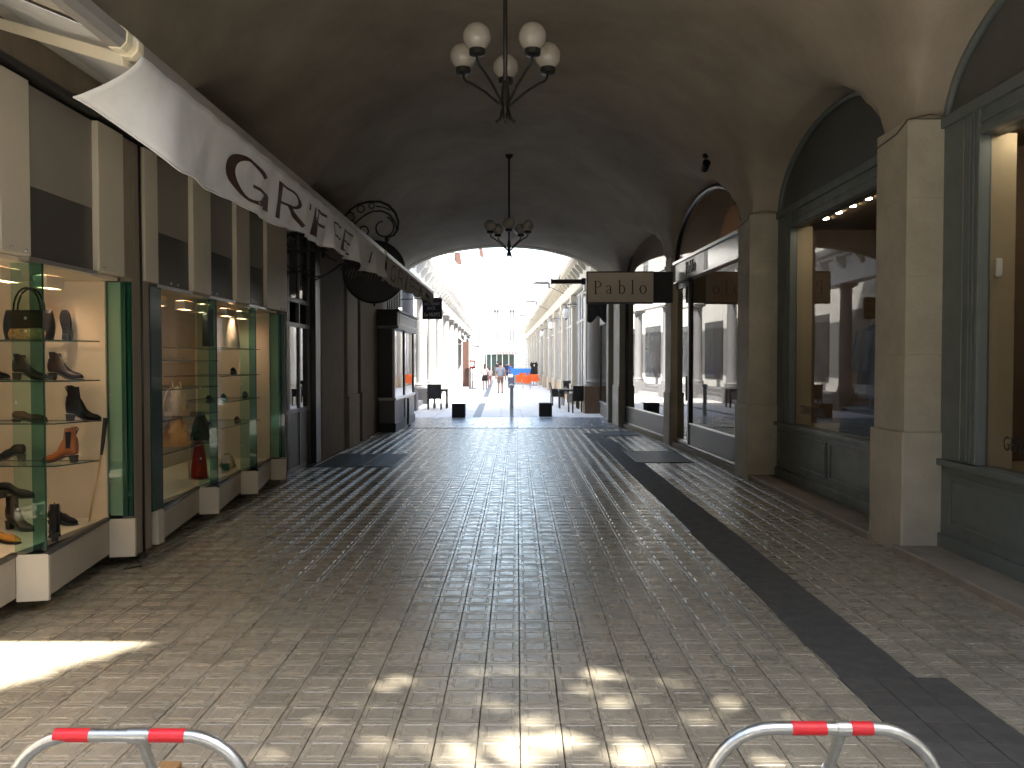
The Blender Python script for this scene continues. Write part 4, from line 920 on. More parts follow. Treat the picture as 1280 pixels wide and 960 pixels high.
# ---------------------------------------------------------------- tubular barriers in the foreground
def barrier(lab, pxl, pxr, pyt, stem, Yb):
    a = at(pxl, pyt, Yb); c = at(pxr, pyt, Yb); r = .0225; zt = a.z-r; R = .23
    t = thing('tube_barrier', lab, 'barrier', ((a.x+c.x)/2, Yb, 0), 0, 'red banded tube barriers'); hw = (c.x-a.x)/2-r
    pts = [(-hw, 0, .0)]+[(-hw, 0, zt-R-.02)]+[(-hw+R-R*cos(radians(q)), 0, zt-R+R*sin(radians(q))) for q in range(0, 91, 10)]+[(hw-R+R*sin(radians(q)), 0, zt-R+R*cos(radians(q))) for q in range(0, 91, 10)]+[(hw, 0, zt-R-.02), (hw, 0, 0)]
    b = MB(); b.tube(pts, r, 16); b.build('hoop', STEEL, t, True)
    def X(px): return at(px, pyt, Yb).x-t.location.x
    for q0, q1 in stem['bands']:
        b = MB(); b.tube([(X(q0), 0, zt), (X(q1), 0, zt)], r+.0012, 16); b.build('red_band', RED, t, True, auto=40)
    q0, q1 = stem['collar']
    b = MB(); b.tube([(X(q0), 0, zt), (X(q1), 0, zt)], r+.004, 16); xs_ = (X(q0)+X(q1))/2
    b.tube([(xs_, .0, zt), (xs_*.98, .05, zt-.07)], r*.98, 14); b.build('collar', STEEL, t, True, auto=40)
    b = MB(); d = 0; yb_ = .05+(zt-.08)*.62; b.tube([(xs_, .03, zt-.05), (xs_, yb_, .01)], r*.84, 14); b.build('leg', STEEL, t, True, auto=40)
    b = MB(); b.tube([(xs_, lerp(.03, yb_, .36), lerp(zt-.05, .01, .36)), (xs_, yb_, .01)], r*1.08, 14); b.build('leg_sleeve', STEEL, t, True, auto=40)
    b = MB()
    for x_, y_ in ((-hw, 0), (hw, 0), (xs_, yb_)): b.lathe([(.055, .0), (.055, .008), (.03, .01)], (x_, y_, .0), 16)
    b.build('foot_plate', STEEL, t)
    return t
barrier('galvanised tube barrier with two red bands at the lower left, beside a small wood block', 3, 319, 911, dict(bands=((69, 113), (188, 232)), collar=(161, 186), lean=-.0), 2.9)
barrier('galvanised tube barrier with two red bands at the lower right, over the asphalt strip', 877, 1183, 902, dict(bands=((989, 1032), (1063, 1090)), collar=(1045, 1062), lean=.0), 2.9)
p = ground(209, 968)
wb = MB(); wb.box(-.045, .045, -.05, .05, .0, .035); tag(wb.build('wood_block', mat('block wood', (.33, .19, .08), .6, var=.3, vscale=20, stretch=(8, 1, 1)), bevel=.004, loc=p), 'small brown wood block on the tiles behind the left barrier', 'wood block')
# ------------------------------------------------------------------ the street beyond the arch
def U(px, v): return (px-626)*v/F
def ZZ(py, v): return H+(452.5-py)*v/F
WHITEW = mat('white stucco', (.66, .65, .62), .8, var=.10, vscale=.8, bump=.1, bscale=10)
CREAMW = mat('cream stucco', (.50, .46, .38), .8, var=.14, vscale=1.2, bump=.1, bscale=14)
COLM = mat('column grey', (.17, .17, .175), .6, var=.12, vscale=3, bump=.08, bscale=25)
PLIN = mat('tan plinth', (.42, .31, .20), .7, var=.15, vscale=3)
WING = mat('window glass dark', (.10, .11, .12), .12, var=.2, vscale=1.5)
def sbox(par, name, a, m, bev=0):
    b = MB(); b.box(*a); return b.build(name, m, par, bevel=bev)
# right arcade
ra = thing('arcade_building', 'long cream one storey arcade with tall windows down the right side', 'building', (0, 0, 0), ST)
UR = 3.1; VP_ = [29.6+5.75*i for i in range(13)]
UR0 = UR
sbox(ra, 'body', (UR+.35, UR+1.6, 28.6, 104, 0, 5.4), CREAMW)
sbox(ra, 'plinth_wall', (UR+.02, UR+.36, 31, 103.5, 0, .72), PLIN)
sbox(ra, 'frieze', (UR-.02, UR+.36, 28.6, 103.7, 4.78, 5.45), CREAMW)
b = MB(); b.loft([[(UR-.02-x, v, z) for x, z in ((0, 4.62), (.06, 4.64), (.07, 4.74), (0, 4.78), (-.3, 4.78), (-.3, 4.62))] for v in (28.55, 103.8)]); b.build('lower_moulding', CREAMW, ra)
b = MB(); b.loft([[(UR-.02-x, v, z) for x, z in ((0, 5.45), (.12, 5.48), (.16, 5.56), (.34, 5.62), (.40, 5.72), (.40, 5.80), (-.4, 5.84), (-.4, 5.45))] for v in (28.5, 103.9)]); b.build('cornice', CREAMW, ra)
bk = None
for i in range(62):
    v = 29.2+1.2*i
    if bk is None:
        b = MB(); b.prism([(0, -.09, 0), (-.30, -.09, 0), (-.28, -.09, -.10), (-.10, -.09, -.30), (0, -.09, -.34)], (0, .18, 0)); bk = b.build('cornice_bracket', CREAMW, ra); o = bk
    else: o = bk.copy(); COL.objects.link(o); o.parent = ra
    o.location = (UR-.02, v, 5.46)
pl0 = pn0 = fr0 = None
for i, v in enumerate(VP_):
    for name, mk in (('pilaster', 0), ('window_frame', 1), ('pane', 2)):
        pass
    if pl0 is None:
        b = MB(); b.box(-.10, .36, -.24, .24, .86, 4.3); b.box(-.16, .36, -.30, .30, 4.302, 4.60); b.box(-.20, .36, -.34, .34, 4.12, 4.2)
        b.box(-.16, .36, -.30, .30, 0, .858); pl0 = b.build('pilaster', CREAMW, ra, bevel=.02); po = pl0
        b = MB()
        for q in (.45, 1.9, 2.9, 3.85, 5.2): b.box(.06, .16, q-.07, q+.07, .73, 4.6)
        for z in (.73, 3.35, 4.45): b.box(.07, .15, .3, 5.45, z, z+.12)
        fr0 = b.build('window_frame', mat('window frame grey', (.30, .30, .31), .5, var=.1, vscale=4), ra); fo = fr0
        b = MB(); b.box(.10, .11, .3, 5.45, .74, 4.55); pn0 = b.build('pane', mat('painted reflection pane', (.78, .78, .77), .08, var=.4, vscale=1.1, spec=.8), ra); qo = pn0  # pale mottled colour stands in for reflections of the street
    else:
        po, fo, qo = pl0.copy(), fr0.copy(), pn0.copy()
        for o in (po, fo, qo): COL.objects.link(o); o.parent = ra
    for o in (po, fo, qo): o.location = (UR, v, 0)
# first round column on the right and left colonnade
def column(par, u, v, zb, zt, r, name='column', ped=True, m=COLM):
    b = MB(); b.lathe([(r*1.32, zb), (r*1.32, zb+.06), (r*1.2, zb+.08), (r*1.27, zb+.14), (r*1.05, zb+.2), (r, zb+.26), (r*.99, lerp(zb, zt, .35)), (r*.86, zt-.32), (r*.95, zt-.30), (r*.95, zt-.26), (r*.88, zt-.24), (r*.9, zt-.18), (r*1.2, zt-.1)], (u, v, 0), 24); c = b.build(name, m, par, True, auto=40)
    b = MB(); b.box(u-r*1.3, u+r*1.3, v-r*1.3, v+r*1.3, zt-.1, zt); b.build('abacus', m, c)
    if ped: b = MB(); b.box(u-r*1.45, u+r*1.45, v-r*1.45, v+r*1.45, 0, zb-.002); b.build('pedestal', m, c, bevel=.015)
    return c
rc = thing('stone_column', 'round stone column on a brown base at the start of the right arcade', 'column', S(U(743, 28.7), 28.95), ST)
c_ = column(rc, 0, 0, .95, 4.6, .225, 'shaft', False, mat('shade stone', (.34, .31, .28), .7, var=.15, vscale=3))
b = MB(); b.box(-.34, .34, -.34, .34, 0, .95); b.build('base', mat('brown base', (.16, .095, .055), .6, var=.2, vscale=4), rc, bevel=.02)
lc = thing('colonnade_building', 'white colonnade with tall round columns along the left side of the street', 'building', (0, 0, 0), ST)
UL = -3.4
for i in range(12): column(lc, UL, 30.5+5.2*i, .68, 4.62, .235)
sbox(lc, 'stylobate', (UL-2.2, UL-.36, 26.6, 92, 0, .5), COLM); sbox(lc, 'step', (UL-.362, UL+.1, 26.6, 92, 0, .17), mat('step stone', (.25, .25, .26), .6)); sbox(lc, 'step', (UL-.362, UL-.16, 26.62, 92, .171, .34), COLM)
sbox(lc, 'architrave', (UL-.3, UL+.27, 26.2, 92, 4.62, 5.1), WHITEW); sbox(lc, 'frieze', (UL-.28, UL+.2, 26.2, 92, 5.102, 5.55), WHITEW)
b = MB(); b.loft([[(UL+.2+x, v, z) for x, z in ((0, 5.55), (.14, 5.58), (.18, 5.66), (.42, 5.72), (.5, 5.82), (.5, 5.92), (-.5, 5.96), (-.5, 5.55))] for v in (26.1, 92.1)]); b.build('cornice', WHITEW, lc)
bk = None
for i in range(38):
    if bk is None:
        b = MB(); b.prism([(0, -.12, 0), (.36, -.12, 0), (.33, -.12, -.12), (.12, -.12, -.36), (0, -.12, -.42)], (0, .24, 0)); bk = b.build('cornice_bracket', WHITEW, lc); o = bk
    else: o = bk.copy(); COL.objects.link(o); o.parent = lc
    o.location = (UL+.2, 26.7+1.73*i, 5.56)
sbox(lc, 'back_wall', (UL-2.4, UL-1.6, 26.4, 92, 0, 5.5), WHITEW)
for i in range(11):
    sbox(lc, 'shop_window', (UL-1.6, UL-1.57, 31.5+5.2*i, 34.6+5.2*i, .9, 3.9), WING)
# tall buildings behind both sides and at the end
def windows(par, u, side, v0, v1, nv, z0, nz, dz, w_, h_, face='u'):
    f0 = None
    for i in range(nv):
        for j in range(nz):
            v = lerp(v0, v1, (i+.5)/nv); z = z0+dz*j
            if f0 is None:
                b = MB()
                for q in ((-w_/2-.09, -w_/2, -.09, h_+.09), (w_/2, w_/2+.09, -.09, h_+.09)): b.box(-.05, .05, q[0], q[1], q[2], q[3])
                b.box(-.05, .05, -w_/2, w_/2, h_, h_+.09); b.box(-.10, .05, -w_/2-.12, w_/2+.12, -.16, -.09); b.box(-.03, .05, -.03, .03, 0, h_); b.box(-.03, .05, -w_/2, w_/2, h_*.5, h_*.5+.05)
                f0 = b.build('window', mat('window trim', (.5, .49, .47), .6), par); g0 = MB(); g0.box(-.012, .03, -w_/2, w_/2, -.09, h_); g1 = g0.build('pane', WING, f0); fo, go = f0, g1
            else:
                fo = f0.copy(); COL.objects.link(fo); fo.parent = par; go = g1.copy(); COL.objects.link(go); go.parent = fo
            fo.location = (u, v, z) if face == 'u' else (v, u, z); fo.rotation_euler = (0, 0, (0 if side > 0 else pi) if face == 'u' else pi/2)
tb_ = thing('tall_house', 'tall pale house behind the right arcade with a thin red brown eave', 'building', (0, 0, 0), ST)
sbox(tb_, 'wall', (4.72, 9, 36, 100, 5.0, 13.4), WHITEW); sbox(tb_, 'eave', (4.45, 9.2, 35.6, 86.5, 13.42, 13.62), mat('red brown eave', (.24, .08, .05), .6)); 
b = MB(); b.prism([(4.5, 35.7, 13.63), (9.2, 35.7, 13.63), (9.2, 35.7, 15.2)], (0, 50, 0)); b.build('roof', mat('roof tiles', (.28, .12, .07), .8, var=.3, vscale=6), tb_)
windows(tb_, 4.71, 1, 38, 98, 14, 6.8, 2, 3.2, 1.1, 1.7)
tl = thing('tall_house', 'tall white house behind the left colonnade with an iron balcony and brown blinds', 'building', (0, 0, 0), ST)
sbox(tl, 'wall', (-9, -5.0, 30, 94, 5.0, 14.2), WHITEW); windows(tl, -4.99, -1, 33, 92, 12, 6.8, 2, 3.2, 1.1, 1.8)
vb = 62; sbox(tl, 'balcony_slab', (-5.0, U(571, vb), vb-1.5, vb+1.5, ZZ(330, vb)-.15, ZZ(330, vb)), WHITEW)
b = MB()
for q in range(18): b.box(lerp(-4.95, U(570, vb), q/17)-.015, lerp(-4.95, U(570, vb), q/17)+.015, vb-1.46, vb-1.43, ZZ(330, vb), ZZ(320, vb))
for q in range(14): b.box(U(571, vb)-.06, U(571, vb)-.03, vb-1.4+.21*q, vb-1.37+.21*q, ZZ(330, vb), ZZ(320, vb))
b.box(-4.95, U(571, vb), vb-1.47, vb-1.42, ZZ(320, vb), ZZ(319.4, vb)); b.build('balcony_railing', BLACKM, tl)
BLIND = mat('brown blind', (.06, .022, .015), .7, var=.2, vscale=3)
for (pa, pb, ya, yb, v) in ((568, 578, 317, 332, 61), (598, 605, 308, 323, 60)):
    pn_ = thing('hanging_banner', 'red brown banner high up under the arch top'+(', beside the balcony' if pa < 590 else ', left of the middle'), 'banner', S(U(pa, v), v, ZZ(yb, v)), ST, 'red brown banners')
    wq = U(pb, v)-U(pa, v); hq = ZZ(ya, v)-ZZ(yb, v)
    b = MB(); b.prism([(0, 0, hq), (wq*.72, 0, hq), (wq, 0, 0), (wq*.3, 0, .12*hq)], (0, .03, 0)); b.build('cloth', BLIND, pn_)
    b = MB(); b.tube([(-3.2 if pa < 590 else -4.6, .015, hq+.02), (wq*.8, .015, hq+.02)], .03, 6); b.build('pole', BLACKM, pn_)
fb = thing('end_building', 'white mansard building with small dark windows that closes the far end of the street', 'building', (0, 0, 0), ST)
VE = 106
sbox(fb, 'wall', (-8, 7, VE, VE+6, 0, ZZ(385, VE)), WHITEW)
b = MB(); b.prism([(-8, VE, ZZ(384.8, VE)), (-8, VE+6, ZZ(384.8, VE)), (-8, VE+6, ZZ(352, VE)), (-8, VE+1.6, ZZ(352, VE))], (15, 0, 0)); b.build('roof', mat('slate roof', (.33, .33, .34), .6, var=.1, vscale=3), fb)
sbox(fb, 'cornice', (-8.1, 7.1, VE-.25, VE, ZZ(387, VE), ZZ(384.5, VE)), WHITEW)
for (px, py0, py1, wpx) in ((620.5, 388, 399, 6), (640, 388, 399, 6), (620.5, 413.5, 425.5, 6.5), (640, 413.5, 425.5, 7), (601, 413.5, 425.5, 6)):
    f = MB(); ua, ub = U(px-wpx/2, VE), U(px+wpx/2, VE); za, zb = ZZ(py1, VE), ZZ(py0, VE)
    f.box(ua-.12, ua, VE-.06, VE, za-.1, zb+.1); f.box(ub, ub+.12, VE-.06, VE, za-.1, zb+.1); f.box(ua, ub, VE-.06, VE, zb, zb+.1); f.box(ua-.15, ub+.15, VE-.12, VE, za-.2, za-.101); f.box((ua+ub)/2-.04, (ua+ub)/2+.04, VE-.04, VE, za, zb)
    fo = f.build('window', mat('window trim', (.5, .49, .47), .6), fb); b = MB(); b.box(ua, ub, VE-.02, VE+.01, za-.1, zb); b.build('pane', WING, fo)
for px in (619, 628):
    d_ = MB(); ua, ub = U(px-2, VE), U(px+2, VE); d_.box(ua, ub, VE+.4, VE+2.2, ZZ(378, VE), ZZ(366, VE)); do = d_.build('dormer', WHITEW, fb); b = MB(); b.box(ua+.08, ub-.08, VE+.38, VE+.41, ZZ(376, VE), ZZ(368, VE)); b.build('pane', WING, do)
sbox(fb, 'shopfront', (U(606, VE), U(644, VE), VE-.1, VE, .0, ZZ(443, VE)), mat('shop green', (.045, .075, .06), .3, var=.4, vscale=2))
for px in (608, 614, 621, 628, 636, 643): sbox(fb, 'shop_post', (U(px-.5, VE), U(px+.5, VE), VE-.16, VE-.1, 0, ZZ(443, VE)), WHITEW)
ea = thing('striped_awning', 'pinkish striped awning over the shop at the far end of the street', 'awning', (0, 0, 0), ST)
b = MB(); b2 = MB(); n = 18
for i in range(n):
    ua, ub = lerp(U(612, VE), U(645, VE), i/n), lerp(U(612, VE), U(645, VE), (i+1)/n)
    (b if i % 2 else b2).add([(ua, VE-.05, ZZ(432.5, VE)), (ub, VE-.05, ZZ(432.5, VE)), (ub, VE-1.5, ZZ(440.5, VE)), (ua, VE-1.5, ZZ(440.5, VE)), (ua, VE-1.5, ZZ(442.5, VE)), (ub, VE-1.5, ZZ(442.5, VE))], [(0, 1, 2, 3), (3, 2, 5, 4)])
b.build('pink_stripe', mat('pink stripe', (.40, .22, .20), .8), ea); b2.build('white_stripe', WHITEW, ea)
b = MB(); b.box(U(612, VE), U(645, VE), VE-.1, VE+.02, ZZ(432.4, VE), ZZ(430.8, VE)); b.build('awning_box', mat('awning box', (.15, .14, .13), .6), ea)
# lanterns on the right pilasters and L-shaped arms on the cornice
for px, py, wpx in ((707.5, 391, 9), (689, 406, 6.5), (677.5, 417, 5)):
    v = (UR-.45)*F/(px-626); t = thing('wall_lantern', 'white wall lantern on the right arcade, '+('nearest of three' if px > 700 else 'middle of three' if px > 680 else 'farthest of three'), 'lantern', S(UR-.45, v), ST, 'lanterns on the right arcade')
    zc = ZZ(py, v); r = wpx/2*v/F
    b = MB(); b.lathe([(r*.55, zc-r*1.5), (r, zc-r*.9), (r*1.05, zc+.3*r), (r*.7, zc+r*1.1), (r*.3, zc+r*1.3)], n=14); b.build('globe', WHITEL, t, True, auto=50)
    b = MB(); b.lathe([(r*.72, zc+r*1.1), (r*.62, zc+r*1.35), (.03, zc+r*1.8), (.02, zc+r*2.2)], n=12); b.tube([(0, 0, zc+r*2.1), (.2, 0, zc+r*2.4), (.46, 0, zc+r*2.3)], .025, 6); b.lathe([(r*.5, zc-r*1.5), (r*.3, zc-r*1.8), (.01, zc-r*2.1)], n=10); b.build('bracket', mat('lantern grey', (.16, .16, .17), .5), t, True, auto=40)
ARM = mat('arm grey', (.11, .11, .115), .5)
for i, (xa, xb, yy) in enumerate(((666, 686.5, 354.5), (655, 671, 378), (647.5, 659.5, 395), (641.5, 653, 405.5))):
    v = (UR-.55)*F/(xb-626)*.92; t = thing('cornice_arm', 'thin dark L shaped arm above the right cornice, '+('nearest', 'second', 'third', 'farthest')[i]+' of four', 'arm', S(0, v), ST, 'arms along the right cornice')
    z = ZZ(yy, v); b = MB(); b.box(U(xa, v), U(xb, v), -.04, .04, z-.035, z+.035); b.build('boom', ARM, t)
    b = MB(); b.box(U(xb, v)-.06, U(xb, v)+.03, -.04, .04, z-.25, z+.034); b.build('drop', ARM, t)
    b = MB(); b.tube([(U(xb, v), 0, z-.15), (UR-.05, 0, z-.5)], .018, 5); b.build('stay', ARM, t)
    b = MB(); b.box(U(xa, v)+.1, U(xa, v)+.75, -.07, .07, z+.036, z+.09); b.build('lamp_head', ALU, t)
# left awnings and the red brown screen
for i, (v, ua, z0) in enumerate(((66, -2.95, 3.1), (74, -2.5, 3.2), (83, -2.2, 3.3))):
    t = thing('shop_awning', 'pale slanting shop awning on the left side far down the street, '+('nearest', 'middle', 'farthest')[i]+' of three', 'awning', S(0, v), ST, 'pale awnings far down the left side')
    b = MB(); b.add([(ua-1.3, -2.4, z0+1.3), (ua-1.3, 2.4, z0+1.3), (ua+.45, 2.4, z0), (ua+.45, -2.4, z0), (ua+.45, 2.4, z0-.25), (ua+.45, -2.4, z0-.25)], [(0, 1, 2, 3), (3, 2, 4, 5)]); o = b.build('cloth', mat('pale cloth', (.45, .44, .44), .8), t); q = o.modifiers.new('s', 'SOLIDIFY'); q.thickness = .01
    b = MB(); b.tube([(ua+.45, -2.4, z0), (ua-1.4, -2.4, z0+.1)], .04, 5); b.tube([(ua+.45, 2.4, z0), (ua-1.4, 2.4, z0+.1)], .04, 5); b.tube([(ua+.47, -2.4, z0), (ua+.47, 2.4, z0)], .05, 6); b.build('frame', ARM, t)
v = 56; sc = thing('screen_panel', 'tall red brown wooden screen standing at the left of the bright street', 'screen', S(U(583, v), v), ST)
b = MB()
b.box(U(578.5, v)-U(583, v), U(586, v)-U(583, v), -.03, .03, .12, ZZ(427, v)); b.build('panel', mat('red brown wood', (.055, .02, .012), .6, var=.3, vscale=4, stretch=(5, 5, .6)), sc)
b = MB(); b.box(U(586, v)-U(583, v)+.002, U(589, v)-U(583, v), -.05, .05, 0, ZZ(427.5, v)); b.box(U(577.5, v)-U(583, v), U(578.4, v)-U(583, v), -.05, .05, 0, ZZ(427, v)); b.build('post', mat('grey post', (.25, .22, .21), .6), sc)
sc2 = thing('menu_stand', 'small red framed board on the left, beside the red brown screen', 'stand', S(U(591, v), v-.4), ST)
b = MB(); hw = 3.6*v/F
for q in ((-hw, hw, ZZ(451.5, v), ZZ(450, v)), (-hw, hw, ZZ(461, v), ZZ(458.2, v)), (-hw, -hw+.07, ZZ(458.2, v), ZZ(451.5, v)), (hw-.05, hw, ZZ(458.2, v), ZZ(451.5, v))): b.box(q[0], q[1], -.05, .05, q[2], q[3])
b.build('frame', mat('red lacquer', (.12, .008, .012), .4), sc2); b = MB(); b.box(-hw+.07, hw-.05, -.01, .02, ZZ(458.2, v), ZZ(451.5, v)); b.build('board', mat('pale board', (.5, .42, .42), .6), sc2)
b = MB(); b.box(-.04, .04, -.04, .04, 0, ZZ(461, v)); b.box(-.25, .25, -.25, .25, 0, .04); b.build('stem', ARM, sc2)

# ---------------------------------------------------------------- street furniture near the arch
WICK = mat('black wicker', (.018, .017, .018), .55, var=.4, vscale=60, bump=.4, bscale=120)
def dining_chair(lab, x, y, rz, grp='black wicker chairs'):
    t = thing('wicker_chair', lab, 'chair', (x, y, 0), rz, grp)
    b = MB(); b.box(-.24, .24, -.24, .24, .40, .46); b.build('seat', WICK, t, bevel=.02)
    b = MB(); b.prism([(-.25, .22, .44), (.25, .22, .44), (.26, .30, .95), (-.26, .30, .95)], (0, .035, 0)); b.build('backrest', WICK, t, bevel=.015)
    for sx in (-1, 1):
        for sy in (-1, 1):
            b = MB(); b.box(sx*.24-.022, sx*.24+.022, sy*.23-.022, sy*.23+.022, 0, .40 if sy > 0 else .64); b.build('leg', WICK, t)
        b = MB(); b.box(sx*.25-.012, sx*.25+.012, -.22, .24, .36, .64); b.build('side_panel', WICK, t)
        b = MB(); b.box(sx*.26-.03, sx*.26+.03, -.26, .28, .64, .68); b.build('armrest', WICK, t, bevel=.01)
    return t
def dining_table(lab, x, y, w_=.7, d=.7, rz=0):
    t = thing('cafe_table', lab, 'table', (x, y, 0), rz, 'cafe tables by the arch')
    b = MB(); b.box(-w_/2, w_/2, -d/2, d/2, .71, .74); b.build('table_top', mat('table top', (.12, .12, .125), .22), t, bevel=.006)
    b = MB(); b.box(-w_/2+.03, w_/2-.03, -d/2+.03, d/2-.03, .66, .709); b.build('apron', BLACKP, t)
    for sx in (-1, 1):
        for sy in (-1, 1): b = MB(); b.box(sx*(w_/2-.06)-.025, sx*(w_/2-.06)+.025, sy*(d/2-.06)-.025, sy*(d/2-.06)+.025, 0, .66); b.build('leg', BLACKP, t)
    return t
g = ground(543, 512); dining_chair('black wicker chair seen from behind beside the white columns at the left', g.x, g.y+.1, pi+.05)
dining_table('dark cafe table in front of the lone wicker chair by the white columns', g.x+.15, g.y+.95, .6, .6)
for i, (px, py, rz, lab) in enumerate(((697, 507, pi/2+.1, 'black wicker chair at the street side of the right cafe table'), (722, 516, pi+.25, 'nearest black wicker chair at the right cafe tables, its back to the passage'), (714, 503, .3, 'black wicker chair on the far side of the right cafe tables'), (731, 511, -pi/2, 'black wicker chair against the round column at the right'))):
    g = ground(px, py); dining_chair(lab, g.x, g.y+.2, rz)
g = ground(709, 510.5); dining_table('dark cafe table between the black wicker chairs at the right', g.x+.05, g.y+.15, .8, .75)
for px, lab in ((573, 'left black planter box at the edge of the bright street'), (682, 'right black planter box at the edge of the bright street')):
    g = ground(px, 522 if px < 600 else 521); t = thing('planter_box', lab, 'planter', (g.x, g.y+.21, 0), 0, 'black cube planters'); s_ = .21
    b = MB(); b.loft([[(sx*q, sy*q, z) for sx, sy in ((-1, -1), (1, -1), (1, 1), (-1, 1))] for q, z in ((s_*.97, 0), (s_, .02), (s_, .44), (s_-.035, .44), (s_-.035, .36))]); b.build('box', mat('planter black', (.022, .017, .014), .55, var=.3, vscale=9), t, bevel=.006)
    b = MB(); b.box(-s_+.04, s_-.04, -s_+.04, s_-.04, .30, .37); b.build('soil', mat('soil', (.03, .02, .012), .9), t)
    b = MB(); b.box(-s_-.004, s_+.004, -s_-.004, s_+.004, .40, .425); b.build('rim', mat('planter rim', (.035, .028, .024), .5), t)
g = ground(639.5, 521); t = thing('white_bollard', 'slim white post with a domed cap standing in the middle of the street entrance', 'bollard', (g.x, g.y, 0))
zt = H-(480-452.5)*g.y/F; b = MB(); b.lathe([(.085, 0), (.085, .02), (.062, .03), (.062, zt-.09)], n=16); b.build('post', WHITEL, t, True, auto=40)
b = MB(); b.lathe([(.062, zt-.09), (.09, zt-.085), (.095, zt-.06), (.075, zt-.02), (.04, zt), (.002, zt+.005)], n=16); b.build('cap', WHITEL, t, True, auto=60)
# orange terrace, rails and stands
ORG = mat('orange plastic', (.80, .13, .02), .35, var=.1, vscale=5)
def orange_chair(lab, px, py, rz):
    g = ground(px, py); t = thing('orange_chair', lab, 'chair', (g.x, g.y, 0), rz, 'orange terrace chairs')
    b = MB(); rg = []
    for y, z in ((-.24, .45), (-.1, .43), (.1, .42), (.2, .46), (.25, .60), (.28, .78), (.30, .92)):
        rg.append([(x*.27, y-.05*(abs(x)**2)*(1 if z > .5 else 0), z+.04*abs(x)**2) for x in (-1, -.5, 0, .5, 1)]+[(x*.27, y-.05*(abs(x)**2)*(1 if z > .5 else 0)+.012, z+.04*abs(x)**2-.015) for x in (1, .5, 0, -.5, -1)])
    b.loft(rg); b.build('shell', ORG, t, True, auto=50)
    for s_ in (-1, 1):
        b = MB(); b.prism([(s_*.27, -.22, .46), (s_*.27, .27, .46), (s_*.27, .29, .72), (s_*.27, -.18, .66)], (s_*.015, 0, 0)); b.build('armrest', ORG, t)
        for sy in (-.2, .2): b = MB(); b.tube([(s_*.2, sy, .43), (s_*.26, sy*1.3, 0)], .013, 6); b.build('leg', ALU, t)
for px, py, rz, lab in ((650, 486, pi, 'leftmost orange chair of the street terrace'), (658, 487.5, pi+.1, 'second orange chair from the left, its back turned'), (669, 484.5, pi-.2, 'third orange chair from the left, at the right end'), (666, 481, .2, 'orange chair on the far side of the terrace table'), (654, 481.5, .1, 'orange chair behind the two front ones')):
    orange_chair(lab, px, py, rz)
g = ground(660, 483.5); t = thing('terrace_table', 'small pale table among the orange chairs', 'table', (g.x, g.y, 0)); b = MB(); b.lathe([(.35, .71), (.36, .73), (.35, .74)], n=20); b.build('table_top', WHITEL, t); b = MB(); b.lathe([(.2, 0), (.2, .02), (.03, .05), (.03, .71)], n=12); b.build('stem', ALU, t)
v = 63; t = thing('garment_stand', 'black top displayed on a stand behind the orange chairs', 'garment', S(U(667, v), v), ST)
b = MB(); hs_ = lambda px: U(px, v)-U(667, v)
b.prism([(hs_(664), 0, ZZ(452, v)), (hs_(665.5), 0, ZZ(453.5, v)), (hs_(668.5), 0, ZZ(453.5, v)), (hs_(670.5), 0, ZZ(452, v)), (hs_(672.6), 0, ZZ(455.5, v)), (hs_(672), 0, ZZ(459, v)), (hs_(672.3), 0, ZZ(468, v)), (hs_(662.5), 0, ZZ(468, v)), (hs_(664), 0, ZZ(460, v)), (hs_(662.3), 0, ZZ(456, v))], (0, .14, 0)); b.build('top', cB, t, bevel=.03)
b = MB(); b.box(hs_(667.2), hs_(668.4), -.006, .0, ZZ(457.8, v), ZZ(455.6, v)); b.build('print', WHITEL, t); b = MB(); b.tube([(0, .07, 0), (0, .07, ZZ(451, v))], .025, 6); b.box(-.3, .3, -.2, .3, 0, .04); b.build('stand', ARM, t)
v = 70; t = thing('card_rack', 'tall white wire rack of cards in front of the right arcade', 'rack', S(U(651, v), v), ST)
b = MB(); wq = 8*v/F
for q in range(9): b.box(-wq, wq, -.03, .03, .7+.24*q, .74+.24*q)
for s_ in (-1, -.33, .33, 1): b.box(s_*wq-.02, s_*wq+.02, -.02, .05, .0, 2.75)
b.build('frame', WHITEL, t)
rc_ = random.Random(5)
for q in range(9):
    for k in range(6):
        if rc_.random() < .75:
            b = MB(); x = -wq+.08+k*(2*wq-.1)/6; b.box(x, x+.12, -.045, -.032, .745+.24*q, .90+.24*q); b.build('card', mat('card%d' % rc_.randrange(4), [(.5, .5, .52), (.3, .4, .5), (.5, .3, .3), (.45, .45, .3)][rc_.randrange(4)], .5), t)
v = 66; t = thing('blue_stall', 'low stall table under a bright blue cloth behind the orange chairs', 'stall', S(U(650, v), v), ST)
b = MB(); b.box(-.75, .95, -.3, .3, .75, ZZ(460.5, v)); b.build('cloth', mat('blue cloth', (.05, .24, .62), .7, var=.15, vscale=4), t, bevel=.03); b = MB(); b.box(-.70, .9, -.25, .25, 0, .75); b.build('table', mat('stall grey', (.3, .3, .32), .6), t)
v = 58; t = thing('menu_box', 'slate blue standing box with a white card on top beside the walking man', 'stand', S(U(639, v), v), ST)
b = MB(); b.box(-.22, .22, -.2, .2, 0, ZZ(470, v)); b.build('body', mat('slate blue', (.07, .09, .13), .5), t, bevel=.02); b = MB(); b.prism([(-.2, -.22, ZZ(471.5, v)), (.1, -.22, ZZ(471.5, v)), (.1, -.16, ZZ(467.5, v)), (-.2, -.16, ZZ(467.5, v))], (0, .01, 0)); b.build('card', WHITEL, t)

